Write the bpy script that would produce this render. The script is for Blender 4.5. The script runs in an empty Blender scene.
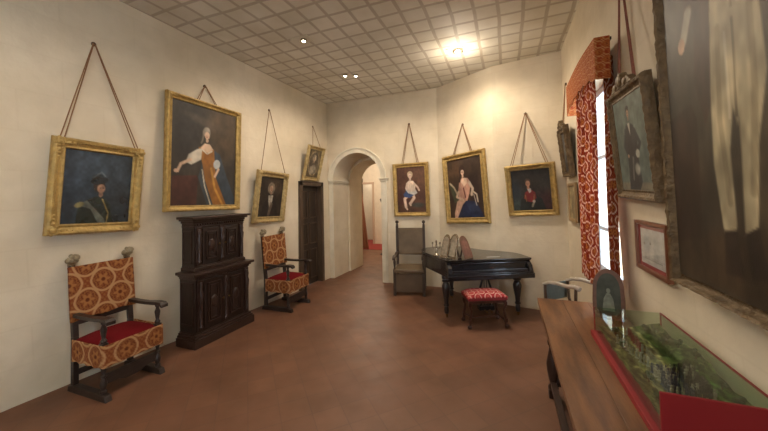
import bpy, math, random
import numpy as np
from math import sin, cos, pi, radians, tan
from mathutils import Vector, Matrix

S = bpy.context.scene
COL = S.collection
random.seed(7)
rng = np.random.default_rng(7)

# ------------------------------------------------------------------ camera
F = 315.0
PITCH, ROLL, YAW = radians(1.5), radians(-1.2), radians(21.3)
cam_d = bpy.data.cameras.new('camera')
cam = bpy.data.objects.new('camera', cam_d); COL.objects.link(cam)
cam_d.sensor_fit = 'HORIZONTAL'; cam_d.sensor_width = 36; cam_d.lens = F/768*36
cam_d.shift_y = -(215.5-(197-F*tan(PITCH)))/768
cam_d.clip_start = .02
cam.matrix_world = Matrix.Translation((0, 0, 1.75)) @ Matrix.Rotation(YAW, 4, 'Z') @ Matrix.Rotation(pi/2+PITCH, 4, 'X') @ Matrix.Rotation(ROLL, 4, 'Z')
S.camera = cam
# ------------------------------------------------------------------ world, light, exposure
w = bpy.data.worlds.new('sky'); S.world = w; w.use_nodes = True
bg = w.node_tree.nodes['Background']; bg.inputs[0].default_value = (.80, .90, 1.0, 1); bg.inputs[1].default_value = 14.0
S.view_settings.view_transform = 'Standard'; S.view_settings.look = 'None'
S.view_settings.gamma = 1; S.view_settings.use_curve_mapping = False
S.view_settings.exposure = 0.0
WARM = (1.0, .84, .66)
def point(name, loc, power, r=.04, col=WARM, spot=None):
    d = bpy.data.lights.new(name, 'SPOT' if spot else 'POINT'); d.energy = power; d.shadow_soft_size = r; d.color = col
    if spot: d.spot_size = spot; d.spot_blend = .6
    o = bpy.data.objects.new(name, d); o.location = loc; COL.objects.link(o); return o
LAMPS = [(-.60, 4.59, 150), (-2.50, 4.71, 40), (-2.34, 4.79, 40), (-2.43, 3.44, 55)]
for x, y, p in LAMPS:
    point('bulb_and_fill_light', (x, y, 3.79), p, .05, spot=radians(168))
point('bulb_and_fill_light', (-.60, 4.59, 3.60), 16, .05)
# unseen lamps added around the photographer for ambient light
for x, y, p in [(-2.0, 1.0, 80), (-1.4, -1.2, 120)]:
    point('bulb_and_fill_light', (x, y, 3.79), p, .12, spot=radians(168))
point('next_room_light', (-3.9, 9.0, 2.9), 110, .3, (1, .86, .68))

# ------------------------------------------------------------------ helpers
def lin(c):
    return tuple(((v/255)/12.92 if v/255 <= .04045 else ((v/255+.055)/1.055)**2.4) for v in c[:3])
MATS = {}
def mat(name, rgb, rough=.5, metal=0., noise=0., nscale=8., bump=0., bscale=40., spec=.5, emit=0., coat=0., stretch=None, rgb2=None, detail=4):
    if name in MATS: return MATS[name]
    m = bpy.data.materials.new(name); m.use_nodes = True; nt = m.node_tree; b = nt.nodes['Principled BSDF']
    c = lin(rgb)
    b.inputs['Base Color'].default_value = (*c, 1); b.inputs['Roughness'].default_value = rough; b.inputs['Metallic'].default_value = metal
    b.inputs['Specular IOR Level'].default_value = spec; b.inputs['Coat Weight'].default_value = coat
    if emit:
        b.inputs['Emission Color'].default_value = (*c, 1); b.inputs['Emission Strength'].default_value = emit
    tc = nt.nodes.new('ShaderNodeTexCoord'); mp = nt.nodes.new('ShaderNodeMapping'); nt.links.new(tc.outputs['Object'], mp.inputs[0])
    if stretch: mp.inputs['Scale'].default_value = stretch
    if noise or rgb2:
        n = nt.nodes.new('ShaderNodeTexNoise'); n.inputs['Scale'].default_value = nscale; n.inputs['Detail'].default_value = detail
        nt.links.new(mp.outputs[0], n.inputs['Vector'])
        r = nt.nodes.new('ShaderNodeValToRGB'); r.color_ramp.elements[0].position = .3; r.color_ramp.elements[1].position = .72
        c2 = lin(rgb2) if rgb2 else tuple(min(1, v*(1+noise)) for v in c)
        c1 = c if rgb2 else tuple(v*(1-noise) for v in c)
        r.color_ramp.elements[0].color = (*c1, 1); r.color_ramp.elements[1].color = (*c2, 1)
        nt.links.new(n.outputs['Fac'], r.inputs[0]); nt.links.new(r.outputs[0], b.inputs['Base Color'])
    if bump:
        n2 = nt.nodes.new('ShaderNodeTexNoise'); n2.inputs['Scale'].default_value = bscale; n2.inputs['Detail'].default_value = 6
        nt.links.new(mp.outputs[0], n2.inputs['Vector'])
        bp = nt.nodes.new('ShaderNodeBump'); bp.inputs['Strength'].default_value = bump; bp.inputs['Distance'].default_value = .02
        nt.links.new(n2.outputs['Fac'], bp.inputs['Height']); nt.links.new(bp.outputs[0], b.inputs['Normal'])
    MATS[name] = m; return m
def vmat(name, rough=.6, spec=.4, bump=0, bscale=120, transl=0., metal=0., coat=0.):
    if name in MATS: return MATS[name]
    m = bpy.data.materials.new(name); m.use_nodes = True; nt = m.node_tree; b = nt.nodes['Principled BSDF']
    a = nt.nodes.new('ShaderNodeVertexColor'); a.layer_name = 'Col'
    nt.links.new(a.outputs['Color'], b.inputs['Base Color'])
    b.inputs['Roughness'].default_value = rough; b.inputs['Specular IOR Level'].default_value = spec; b.inputs['Metallic'].default_value = metal
    b.inputs['Coat Weight'].default_value = coat; b.inputs['Coat Roughness'].default_value = .18
    if bump:
        tc = nt.nodes.new('ShaderNodeTexCoord')
        n2 = nt.nodes.new('ShaderNodeTexNoise'); n2.inputs['Scale'].default_value = bscale
        nt.links.new(tc.outputs['Object'], n2.inputs['Vector'])
        bp = nt.nodes.new('ShaderNodeBump'); bp.inputs['Strength'].default_value = bump; bp.inputs['Distance'].default_value = .01
        nt.links.new(n2.outputs['Fac'], bp.inputs['Height']); nt.links.new(bp.outputs[0], b.inputs['Normal'])
    if transl:
        t = nt.nodes.new('ShaderNodeBsdfTranslucent'); nt.links.new(a.outputs['Color'], t.inputs['Color'])
        mx = nt.nodes.new('ShaderNodeMixShader'); mx.inputs[0].default_value = transl
        out = nt.nodes['Material Output']
        nt.links.new(b.outputs[0], mx.inputs[1]); nt.links.new(t.outputs[0], mx.inputs[2]); nt.links.new(mx.outputs[0], out.inputs['Surface'])
    MATS[name] = m; return m
def glass_mat(name, tint=(1, 1, 1), ior=1.45):
    if name in MATS: return MATS[name]
    m = bpy.data.materials.new(name); m.use_nodes = True; nt = m.node_tree
    for n in list(nt.nodes):
        if n.type == 'BSDF_PRINCIPLED': nt.nodes.remove(n)
    t = nt.nodes.new('ShaderNodeBsdfTransparent'); t.inputs[0].default_value = (*tint, 1)
    g = nt.nodes.new('ShaderNodeBsdfGlossy'); g.inputs['Roughness'].default_value = .02
    lw = nt.nodes.new('ShaderNodeLayerWeight'); pw = nt.nodes.new('ShaderNodeMath'); pw.operation = 'POWER'; pw.inputs[1].default_value = 4.5; nt.links.new(lw.outputs['Facing'], pw.inputs[0])
    f = nt.nodes.new('ShaderNodeMath'); f.operation = 'MULTIPLY_ADD'; f.inputs[1].default_value = .6; f.inputs[2].default_value = (ior-1)*.07; nt.links.new(pw.outputs[0], f.inputs[0])
    mx = nt.nodes.new('ShaderNodeMixShader')
    nt.links.new(f.outputs[0], mx.inputs[0]); nt.links.new(t.outputs[0], mx.inputs[1]); nt.links.new(g.outputs[0], mx.inputs[2])
    nt.links.new(mx.outputs[0], nt.nodes['Material Output'].inputs['Surface'])
    MATS[name] = m; return m

class MB:
    def __init__(s): s.v = []; s.f = []; s.M = Matrix.Identity(4)
    def add(s, vs, fs):
        k = len(s.v); s.v += [tuple(s.M @ Vector(p)) for p in vs]; s.f += [tuple(i+k for i in f) for f in fs]
        return s
    def box(s, x0, x1, y0, y1, z0, z1):
        return s.hexa([(x0, y0, z0), (x1, y0, z0), (x1, y1, z0), (x0, y1, z0), (x0, y0, z1), (x1, y0, z1), (x1, y1, z1), (x0, y1, z1)])
    def hexa(s, p): return s.add(p, [(3, 2, 1, 0), (4, 5, 6, 7), (0, 1, 5, 4), (1, 2, 6, 5), (2, 3, 7, 6), (3, 0, 4, 7)])
    def frame_box(s, x0, x1, z0, z1, wdt, y0, y1):   # rectangular ring of four bars in the xz plane
        s.box(x0, x1, y0, y1, z0, z0+wdt); s.box(x0, x1, y0, y1, z1-wdt, z1)
        s.box(x0, x0+wdt, y0, y1, z0+wdt, z1-wdt); s.box(x1-wdt, x1, y0, y1, z0+wdt, z1-wdt); return s
    def tube(s, pts, r, n=10):
        pts = [Vector(p) for p in pts]; m = len(pts); rs = r if isinstance(r, (list, tuple)) else [r]*m
        vs = []; fs = []; prev = None
        for i, p in enumerate(pts):
            t = (pts[min(i+1, m-1)]-pts[max(i-1, 0)]).normalized()
            if prev is None: a = t.orthogonal().normalized()
            else:
                a = prev - t*prev.dot(t)
                a = a.normalized() if a.length > 1e-6 else t.orthogonal().normalized()
            prev = a; b = t.cross(a)
            for k in range(n):
                q = 2*pi*k/n; vs.append(p+(a*cos(q)+b*sin(q))*rs[i])
        for i in range(m-1):
            for k in range(n):
                fs.append((i*n+k, i*n+(k+1) % n, (i+1)*n+(k+1) % n, (i+1)*n+k))
        fs.append(tuple(range(n))[::-1]); fs.append(tuple(range((m-1)*n, m*n)))
        return s.add(vs, fs)
    def lathe(s, prof, c=(0, 0, 0), n=16, sy=1.0):     # prof: (radius, z)
        vs = []; fs = []; m = len(prof)
        for r, z in prof:
            for k in range(n):
                q = 2*pi*k/n; vs.append((c[0]+r*cos(q), c[1]+r*sin(q)*sy, c[2]+z))
        for i in range(m-1):
            for k in range(n): fs.append((i*n+k, i*n+(k+1) % n, (i+1)*n+(k+1) % n, (i+1)*n+k))
        fs.append(tuple(range(n))[::-1]); fs.append(tuple(range((m-1)*n, m*n)))
        return s.add(vs, fs)
    def ball(s, c, r, n=12, sc=(1, 1, 1)):
        vs = []; fs = []; m = n//2+1
        for i in range(m):
            a = pi*(i+.02)/(m-1+.04)
            for k in range(n):
                q = 2*pi*k/n; vs.append((c[0]+r*sc[0]*sin(a)*cos(q), c[1]+r*sc[1]*sin(a)*sin(q), c[2]-r*sc[2]*cos(a)))
        for i in range(m-1):
            for k in range(n): fs.append((i*n+k, i*n+(k+1) % n, (i+1)*n+(k+1) % n, (i+1)*n+k))
        fs.append(tuple(range(n))[::-1]); fs.append(tuple(range((m-1)*n, m*n)))
        return s.add(vs, fs)
    def prism(s, poly, a0, a1, plane='xy'):
        def P(u, v, a): return {'xy': (u, v, a), 'xz': (u, a, v), 'yz': (a, u, v)}[plane]
        n = len(poly)
        return s.add([P(u, v, a0) for u, v in poly]+[P(u, v, a1) for u, v in poly],
                     [tuple(range(n))[::-1], tuple(range(n, 2*n))]+[(i, (i+1) % n, n+(i+1) % n, n+i) for i in range(n)])
    def build(s, name, m, parent=None, smooth=False, bevel=0., seg=2):
        me = bpy.data.meshes.new(name); me.from_pydata(s.v, [], s.f); me.update()
        import bmesh
        b = bmesh.new(); b.from_mesh(me); bmesh.ops.recalc_face_normals(b, faces=b.faces); b.to_mesh(me); b.free()
        o = bpy.data.objects.new(name, me); COL.objects.link(o)
        if m: me.materials.append(m)
        if smooth:
            for p in me.polygons: p.use_smooth = True
            me.set_sharp_from_angle(angle=radians(40))
        if bevel:
            d = o.modifiers.new('bevel', 'BEVEL'); d.width = bevel; d.segments = seg; d.limit_method = 'ANGLE'; d.angle_limit = radians(50)
        if parent: o.parent = parent
        return o
def empty(name, loc=(0, 0, 0), rz=0., label=None, cat=None, group=None, M=None):
    o = bpy.data.objects.new(name, None); COL.objects.link(o); o.empty_display_size = .1
    if M is not None: o.matrix_world = M
    else: o.location = loc; o.rotation_euler = (0, 0, rz)
    tag(o, label, cat, group); return o
def tag(o, label=None, cat=None, group=None, kind=None):
    if label: o['label'] = label
    if cat: o['category'] = cat
    if group: o['group'] = group
    if kind: o['kind'] = kind
    return o
def struct(mb, name, m, **k):
    o = mb.build(name, m, **k); o['kind'] = 'structure'; return o
def copy_tree(o, parent=None):
    c = o.copy(); COL.objects.link(c)
    if parent: c.parent = parent
    for ch in list(o.children): copy_tree(ch, c)
    return c
def cgrid(name, nu, nv, P, C, m, parent=None, solid=0., smooth=True):
    """coloured grid: P(u,v)->xyz arrays, C(u,v)->rgb array (sRGB 0..255); u,v in 0..1, v downwards"""
    u, v = np.meshgrid(np.linspace(0, 1, nu), np.linspace(0, 1, nv))
    X = np.stack(np.broadcast_arrays(*P(u, v)), -1).reshape(-1, 3)
    c = np.clip(C(u, v), 0, 255).reshape(-1, 3)/255.
    c = np.where(c <= .04045, c/12.92, ((c+.055)/1.055)**2.4)
    fs = [(j*nu+i, (j+1)*nu+i, (j+1)*nu+i+1, j*nu+i+1) for j in range(nv-1) for i in range(nu-1)]
    me = bpy.data.meshes.new(name); me.from_pydata(X.tolist(), [], fs); me.update()
    a = me.color_attributes.new('Col', 'FLOAT_COLOR', 'POINT')
    a.data.foreach_set('color', np.concatenate([c, np.ones((len(c), 1))], 1).astype(np.float32).ravel())
    if smooth: me.polygons.foreach_set('use_smooth', [True]*len(me.polygons))
    me.materials.append(m)
    o = bpy.data.objects.new(name, me); COL.objects.link(o)
    if solid:
        d = o.modifiers.new('thick', 'SOLIDIFY'); d.thickness = solid; d.offset = 0
    if parent: o.parent = parent
    return o

# ------------------------------------------------------------------ room shell
H = 3.85
def xl(y, z):  # the left wall is old and leans: its foot sits a little further out
    b = -4.03+(min(max(y, 1.5), 6.1)-1.5)*.082
    return b+(-3.70-b)*z/H
def xr(y, z):
    b = .82+(5.24-y)*.048
    return b+(.80-b)*z/H

def plaster(name, c1, c2, warm=(214, 190, 146)):
    m = bpy.data.materials.new(name); m.use_nodes = True; nt = m.node_tree; b = nt.nodes['Principled BSDF']
    N = nt.nodes.new; L = nt.links.new
    tc = N('ShaderNodeTexCoord')
    n = N('ShaderNodeTexNoise'); n.inputs['Scale'].default_value = .9; n.inputs['Detail'].default_value = 5; L(tc.outputs['Object'], n.inputs['Vector'])
    r = N('ShaderNodeValToRGB'); r.color_ramp.elements[0].position = .32; r.color_ramp.elements[1].position = .68
    r.color_ramp.elements[0].color = (*lin(c1), 1); r.color_ramp.elements[1].color = (*lin(c2), 1); L(n.outputs['Fac'], r.inputs[0])
    n2 = N('ShaderNodeTexNoise'); n2.inputs['Scale'].default_value = 5; n2.inputs['Detail'].default_value = 8; L(tc.outputs['Object'], n2.inputs['Vector'])
    mx = N('ShaderNodeMix'); mx.data_type = 'RGBA'; mx.blend_type = 'MULTIPLY'; mx.inputs[0].default_value = .22
    L(r.outputs[0], mx.inputs['A']); L(n2.outputs['Color'], mx.inputs['B'])
    rr = N('ShaderNodeValToRGB'); rr.color_ramp.elements[0].color = (.72, .70, .66, 1); rr.color_ramp.elements[1].color = (1, 1, 1, 1); rr.color_ramp.elements[0].position = .3; rr.color_ramp.elements[1].position = .6
    L(n2.outputs['Fac'], rr.inputs[0]); L(rr.outputs[0], mx.inputs['B'])
    # faint courses of the stone blocks under the limewash
    sep = N('ShaderNodeSeparateXYZ'); L(tc.outputs['Object'], sep.inputs[0])
    ad = N('ShaderNodeMath'); ad.operation = 'ADD'; L(sep.outputs[0], ad.inputs[0]); L(sep.outputs[1], ad.inputs[1])
    cb = N('ShaderNodeCombineXYZ'); L(ad.outputs[0], cb.inputs[0]); L(sep.outputs[2], cb.inputs[1])
    br = N('ShaderNodeTexBrick'); br.inputs['Scale'].default_value = 1.0; br.inputs['Brick Width'].default_value = .62; br.inputs['Row Height'].default_value = .34
    br.inputs['Mortar Size'].default_value = .012; br.inputs['Mortar Smooth'].default_value = 1.0
    br.inputs['Color1'].default_value = (1, 1, 1, 1); br.inputs['Color2'].default_value = (.93, .93, .92, 1); br.inputs['Mortar'].default_value = (.86, .84, .8, 1)
    L(cb.outputs[0], br.inputs['Vector'])
    m2 = N('ShaderNodeMix'); m2.data_type = 'RGBA'; m2.blend_type = 'MULTIPLY'; m2.inputs[0].default_value = .28
    L(mx.outputs['Result'], m2.inputs['A']); L(br.outputs['Color'], m2.inputs['B']); L(m2.outputs['Result'], b.inputs['Base Color'])
    b.inputs['Roughness'].default_value = .8; b.inputs['Specular IOR Level'].default_value = .2
    n3 = N('ShaderNodeTexNoise'); n3.inputs['Scale'].default_value = 14; n3.inputs['Detail'].default_value = 8; L(tc.outputs['Object'], n3.inputs['Vector'])
    bp = N('ShaderNodeBump'); bp.inputs['Strength'].default_value = .25; bp.inputs['Distance'].default_value = .02
    L(n3.outputs['Fac'], bp.inputs['Height']); L(bp.outputs[0], b.inputs['Normal'])
    return m
WALL = plaster('limewash', (204, 190, 164), (224, 212, 190))
STONE = mat('pale_stone', (216, 208, 188), .7, noise=.08, nscale=6, bump=.15)

def ceiling_mat():
    m = bpy.data.materials.new('ceiling_boards'); m.use_nodes = True; nt = m.node_tree; b = nt.nodes['Principled BSDF']; N = nt.nodes.new; L = nt.links.new
    tc = N('ShaderNodeTexCoord')
    dn = N('ShaderNodeTexNoise'); dn.inputs['Scale'].default_value = 1.3; L(tc.outputs['Object'], dn.inputs['Vector'])
    ma = N('ShaderNodeVectorMath'); ma.operation = 'MULTIPLY_ADD'; ma.inputs[1].default_value = (.06, .06, 0); L(dn.outputs['Color'], ma.inputs[0]); L(tc.outputs['Object'], ma.inputs[2])
    br = N('ShaderNodeTexBrick'); br.offset = 0; br.inputs['Scale'].default_value = 1; br.inputs['Brick Width'].default_value = .262; br.inputs['Row Height'].default_value = .262
    br.inputs['Mortar Size'].default_value = .026; br.inputs['Mortar Smooth'].default_value = .45
    br.inputs['Color1'].default_value = (*lin((226, 221, 208)), 1); br.inputs['Color2'].default_value = (*lin((216, 211, 198)), 1); br.inputs['Mortar'].default_value = (*lin((190, 181, 166)), 1)
    L(ma.outputs[0], br.inputs['Vector'])
    n = N('ShaderNodeTexNoise'); n.inputs['Scale'].default_value = 2.2; n.inputs['Detail'].default_value = 5; L(tc.outputs['Object'], n.inputs['Vector'])
    r = N('ShaderNodeValToRGB'); r.color_ramp.elements[0].position = .3; r.color_ramp.elements[1].position = .7
    r.color_ramp.elements[0].color = (.80, .77, .70, 1); r.color_ramp.elements[1].color = (1, 1, 1, 1); L(n.outputs['Fac'], r.inputs[0])
    mx = N('ShaderNodeMix'); mx.data_type = 'RGBA'; mx.blend_type = 'MULTIPLY'; mx.inputs[0].default_value = .9
    L(br.outputs['Color'], mx.inputs['A']); L(r.outputs[0], mx.inputs['B']); L(mx.outputs['Result'], b.inputs['Base Color'])
    bp = N('ShaderNodeBump'); bp.inputs['Strength'].default_value = .3; bp.inputs['Distance'].default_value = .01; bp.invert = True
    L(br.outputs['Fac'], bp.inputs['Height']); L(bp.outputs[0], b.inputs['Normal'])
    b.inputs['Roughness'].default_value = .7
    return m
def floor_mat():
    m = bpy.data.materials.new('terracotta'); m.use_nodes = True; nt = m.node_tree; b = nt.nodes['Principled BSDF']; N = nt.nodes.new; L = nt.links.new
    tc = N('ShaderNodeTexCoord'); mp = N('ShaderNodeMapping'); mp.inputs['Rotation'].default_value = (0, 0, radians(45)); L(tc.outputs['Object'], mp.inputs[0])
    br = N('ShaderNodeTexBrick'); br.offset = 0; br.inputs['Scale'].default_value = 1; br.inputs['Brick Width'].default_value = .24; br.inputs['Row Height'].default_value = .24
    br.inputs['Mortar Size'].default_value = .005; br.inputs['Mortar Smooth'].default_value = .6
    br.inputs['Color1'].default_value = (*lin((122, 86, 65)), 1); br.inputs['Color2'].default_value = (*lin((114, 79, 60)), 1); br.inputs['Mortar'].default_value = (*lin((106, 76, 60)), 1)
    L(mp.outputs[0], br.inputs['Vector'])
    n = N('ShaderNodeTexNoise'); n.inputs['Scale'].default_value = 2.4; n.inputs['Detail'].default_value = 8; L(tc.outputs['Object'], n.inputs['Vector'])
    r = N('ShaderNodeValToRGB'); r.color_ramp.elements[0].position = .3; r.color_ramp.elements[1].position = .7
    r.color_ramp.elements[0].color = (.70, .68, .62, 1); r.color_ramp.elements[1].color = (1.04, 1.0, .98, 1); L(n.outputs['Fac'], r.inputs[0])
    mx = N('ShaderNodeMix'); mx.data_type = 'RGBA'; mx.blend_type = 'MULTIPLY'; mx.inputs[0].default_value = .9
    L(br.outputs['Color'], mx.inputs['A']); L(r.outputs[0], mx.inputs['B']); L(mx.outputs['Result'], b.inputs['Base Color'])
    n2 = N('ShaderNodeTexNoise'); n2.inputs['Scale'].default_value = 6; n2.inputs['Detail'].default_value = 5; L(tc.outputs['Object'], n2.inputs['Vector'])
    mr = N('ShaderNodeMapRange'); mr.inputs['To Min'].default_value = .38; mr.inputs['To Max'].default_value = .62; L(n2.outputs['Fac'], mr.inputs['Value']); L(mr.outputs[0], b.inputs['Roughness'])
    bp = N('ShaderNodeBump'); bp.inputs['Strength'].default_value = .15; bp.inputs['Distance'].default_value = .01
    L(n2.outputs['Fac'], bp.inputs['Height']); L(bp.outputs[0], b.inputs['Normal'])
    b.inputs['Specular IOR Level'].default_value = .45
    return m

struct(MB().box(-7.5, 1.5, -3.3, 12.2, -.1, 0), 'floor', floor_mat())
struct(MB().box(-4.2, 1.4, -3.3, 6.5, H, H+.1), 'ceiling', ceiling_mat())

def wall_slab(pts, z0, z1, xf, outer):  # slab along y, inner face given by xf(y,z)
    mb = MB(); ys = []
    for y0, y1 in zip(pts[:-1], pts[1:]):
        n = max(1, int(round((y1-y0)/.4))); ys += [y0+(y1-y0)*i/n for i in range(n)]
    ys.append(pts[-1]); nz = max(1, int(round((z1-z0)/.5))); zs = [z0+(z1-z0)*i/nz for i in range(nz+1)]
    V = [(f(y, z), y, z) for f in (xf, lambda y, z: outer) for y in ys for z in zs]
    ny, nn = len(ys), len(zs); I = lambda s_, i, j: s_*ny*nn+i*nn+j; F_ = []
    for s_ in (0, 1):
        F_ += [(I(s_, i, j), I(s_, i+1, j), I(s_, i+1, j+1), I(s_, i, j+1)) for i in range(ny-1) for j in range(nn-1)]
    for j in (0, nn-1): F_ += [(I(0, i, j), I(0, i+1, j), I(1, i+1, j), I(1, i, j)) for i in range(ny-1)]
    for i in (0, ny-1): F_ += [(I(0, i, j), I(0, i, j+1), I(1, i, j+1), I(1, i, j)) for j in range(nn-1)]
    return mb.add(V, F_)
DY0, DY1, DZ = 5.02, 5.84, 2.09
mb = wall_slab([-3.2, 1, 3, DY0], 0, H, xl, -4.15)
mb.hexa([(xl(DY0, DZ), DY0, DZ), (-4.15, DY0, DZ), (-4.15, DY1, DZ), (xl(DY1, DZ), DY1, DZ), (xl(DY0, H), DY0, H), (-4.15, DY0, H), (-4.15, DY1, H), (xl(DY1, H), DY1, H)])
k = wall_slab([DY1, 6.05], 0, H, xl, -4.15); mb.add(k.v, k.f)
struct(mb, 'wall_left', WALL)

# arch wall with the passage, arch ring centre
AX0, AX1, SP = -3.56, -2.42, 2.14
AC, AR = (AX0+AX1)/2, (AX1-AX0)/2
def arch_poly(x0, x1, ztop, cx, r, sp, a0, a1, n=24):
    arc = [(cx+r*cos(pi-pi*i/n), sp+r*sin(pi-pi*i/n)) for i in range(n+1)]
    return arc
def arch_wall(name, xa, xb, y0, y1, cx, r, sp, ztop, m):
    mb = MB(); n = 24
    mb.box(xa, cx-r, y0, y1, 0, ztop); mb.box(cx+r, xb, y0, y1, 0, ztop)
    for i in range(n):
        a, b_ = pi-pi*i/n, pi-pi*(i+1)/n
        p, q = (cx+r*cos(a), sp+r*sin(a)), (cx+r*cos(b_), sp+r*sin(b_))
        mb.hexa([(p[0], y0, p[1]), (q[0], y0, q[1]), (q[0], y1, q[1]), (p[0], y1, p[1]), (p[0], y0, ztop), (q[0], y0, ztop), (q[0], y1, ztop), (p[0], y1, ztop)])
    return struct(mb, name, m)
arch_wall('wall_arch', -4.15, -1.2, 6.05, 6.75, AC, AR, SP, H, WALL)
arch_wall('wall_passage', -4.3, -1.2, 6.75, 7.45, -3.03, .50, 2.12, H, WALL)
# archivolt
mb = MB(); n = 28
for r0, r1, y0 in ((AR-.005, AR+.085, 6.03), (AR+.085, AR+.115, 6.01)):
    for i in range(n):
        a, b_ = pi*i/n, pi*(i+1)/n
        q = [(AC+r*cos(t), SP+r*sin(t)) for r, t in ((r0, a), (r1, a), (r1, b_), (r0, b_))]
        mb.hexa([(p[0], y0, p[1]) for p in q]+[(p[0], 6.06, p[1]) for p in q])
struct(mb, 'trim_1', STONE)
# imposts and piers
mb = MB()
for z0, z1, e in ((2.04, 2.08, .012), (2.08, 2.12, .03), (2.12, 2.145, .045)):
    mb.box(-3.655-e*.2, AX0+e, 6.05-e, 6.75, z0, z1)
struct(mb, 'trim_2', STONE, bevel=.006)
mb = MB()
for z0, z1, e in ((2.04, 2.08, .012), (2.08, 2.12, .03), (2.12, 2.145, .045)):
    mb.box(AX1-e, AX1+.12+e, 6.05-e, 6.75, z0, z1)
struct(mb, 'trim_3', STONE, bevel=.006)
struct(MB().box(-3.655, AX0+.004, 6.035, 6.06, 0, 2.04), 'trim_4', STONE, bevel=.004)
struct(MB().box(AX1-.004, AX1+.12, 6.035, 6.06, 0, 2.04), 'trim_5', STONE, bevel=.004)

P1_, P2_, P3_ = (-1.24, 6.06), (-.18, 5.41), (.86, 5.23)
def wall_seg(a, b_, th=.25):
    d = Vector((b_[0]-a[0], b_[1]-a[1])).normalized(); nn = Vector((-d.y, d.x))*th
    return MB().prism([a, b_, (b_[0]+nn.x, b_[1]+nn.y), (a[0]+nn.x, a[1]+nn.y)], 0, H)
struct(wall_seg(P1_, P2_), 'wall_back', WALL)
struct(wall_seg(P2_, (1.3, 5.155)), 'wall_corner', WALL)
# right wall with two windows (the second, unseen behind the photographer, is added for ambient daylight)
WY0, WY1, WZ0, WZ1 = 3.20, 4.16, .90, 2.84
VY0, VY1 = -1.9, -.7
mb = wall_slab([-3.2, VY0], 0, H, xr, 1.35)
for (a, b_) in ((VY1, WY0), (WY1, 5.26)):
    k = wall_slab([a, b_], 0, H, xr, 1.35); mb.add(k.v, k.f)
for (a, b_) in ((VY0, VY1), (WY0, WY1)):
    for z0, z1 in ((0, WZ0), (WZ1, H)):
        k = wall_slab([a, b_], z0, z1, xr, 1.35); mb.add(k.v, k.f)
struct(mb, 'wall_right', WALL)
mb = MB(); mb.box(-4.15, -1.7, -3.3, -3.1, 0, H); mb.box(-.7, 1.35, -3.3, -3.1, 0, H); mb.box(-1.7, -.7, -3.3, -3.1, 0, 1.2); mb.box(-1.7, -.7, -3.3, -3.1, 2.8, H)
struct(mb, 'wall_rear', WALL)
WPAINT = mat('window_paint', (196, 204, 212), .4)
GL = glass_mat('window_glass', (.95, .98, 1))
def window(name, y0, y1):
    mb = MB(); X0, X1 = .935, .975
    for a, b_, c, d in ((y0, y1, WZ0, WZ0+.07), (y0, y1, WZ1-.07, WZ1), (y0, y0+.07, WZ0, WZ1), (y1-.07, y1, WZ0, WZ1), ((y0+y1)/2-.04, (y0+y1)/2+.04, WZ0, WZ1),
                        (y0, y1, 1.35, 1.39), (y0, y1, 2.1, 2.14)):
        mb.box(X0, X1, a, b_, c, d)
    o = struct(mb, name, WPAINT, bevel=.004)
    MB().box(.95, .956, y0+.05, y1-.05, WZ0+.05, WZ1-.05).build('window_pane', GL, o)
    return o
mb = MB()
for a, b_, c, d in ((-1.7, -.7, 1.2, 1.27), (-1.7, -.7, 2.73, 2.8), (-1.7, -1.63, 1.2, 2.8), (-.77, -.7, 1.2, 2.8), (-1.23, -1.17, 1.2, 2.8)): mb.box(a, b_, -3.22, -3.17, c, d)
struct(mb, 'rear_fill_window', WPAINT)  # unseen window, added to the rear wall as extra daylight fill
window('window_1', WY0, WY1); window('side_fill_window', VY0, VY1)
mb = MB().box(xr(WY1, 1.8)-.05, .90, WY1-.02, WY1+.10, WZ0-.05, WZ1+.08)
struct(mb, 'trim_6', mat('jamb_paint', (172, 178, 186), .35), bevel=.006)

# next room
NW = mat('next_room_plaster', (226, 214, 196), .8, noise=.05)
mb = MB(); mb.box(-7.5, -7.3, 7.45, 12, 0, 3.6); mb.box(-7.5, -1.2, 12, 12.2, 0, 3.6); mb.box(-1.4, -1.2, 7.45, 12, 0, 3.6); mb.box(-7.5, -4.3, 7.25, 7.45, 0, 3.6)
struct(mb, 'wall_next_room', NW)
struct(MB().box(-7.5, -1.2, 7.45, 12.2, 3.6, 3.7), 'ceiling_next_room', NW)
# a cross wall in the next room with a doorway
mb = MB(); mb.box(-7.3, -5.20, 10.9, 11.05, 0, 3.6); mb.box(-4.72, -1.4, 10.9, 11.05, 0, 3.6); mb.box(-5.20, -4.72, 10.9, 11.05, 2.25, 3.6)
struct(mb, 'wall_cross', NW)
mb = MB(); mb.box(-5.27, -5.20, 10.84, 10.9, 0, 2.32); mb.box(-4.72, -4.65, 10.84, 10.9, 0, 2.32); mb.box(-5.20, -4.72, 10.84, 10.9, 2.25, 2.32)
struct(mb, 'trim_7', mat('pale_casing', (196, 170, 150), .6), bevel=.005)
point('next_room_light', (-4.9, 11.5, 2.6), 25, .2, (1, .9, .75))

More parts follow.
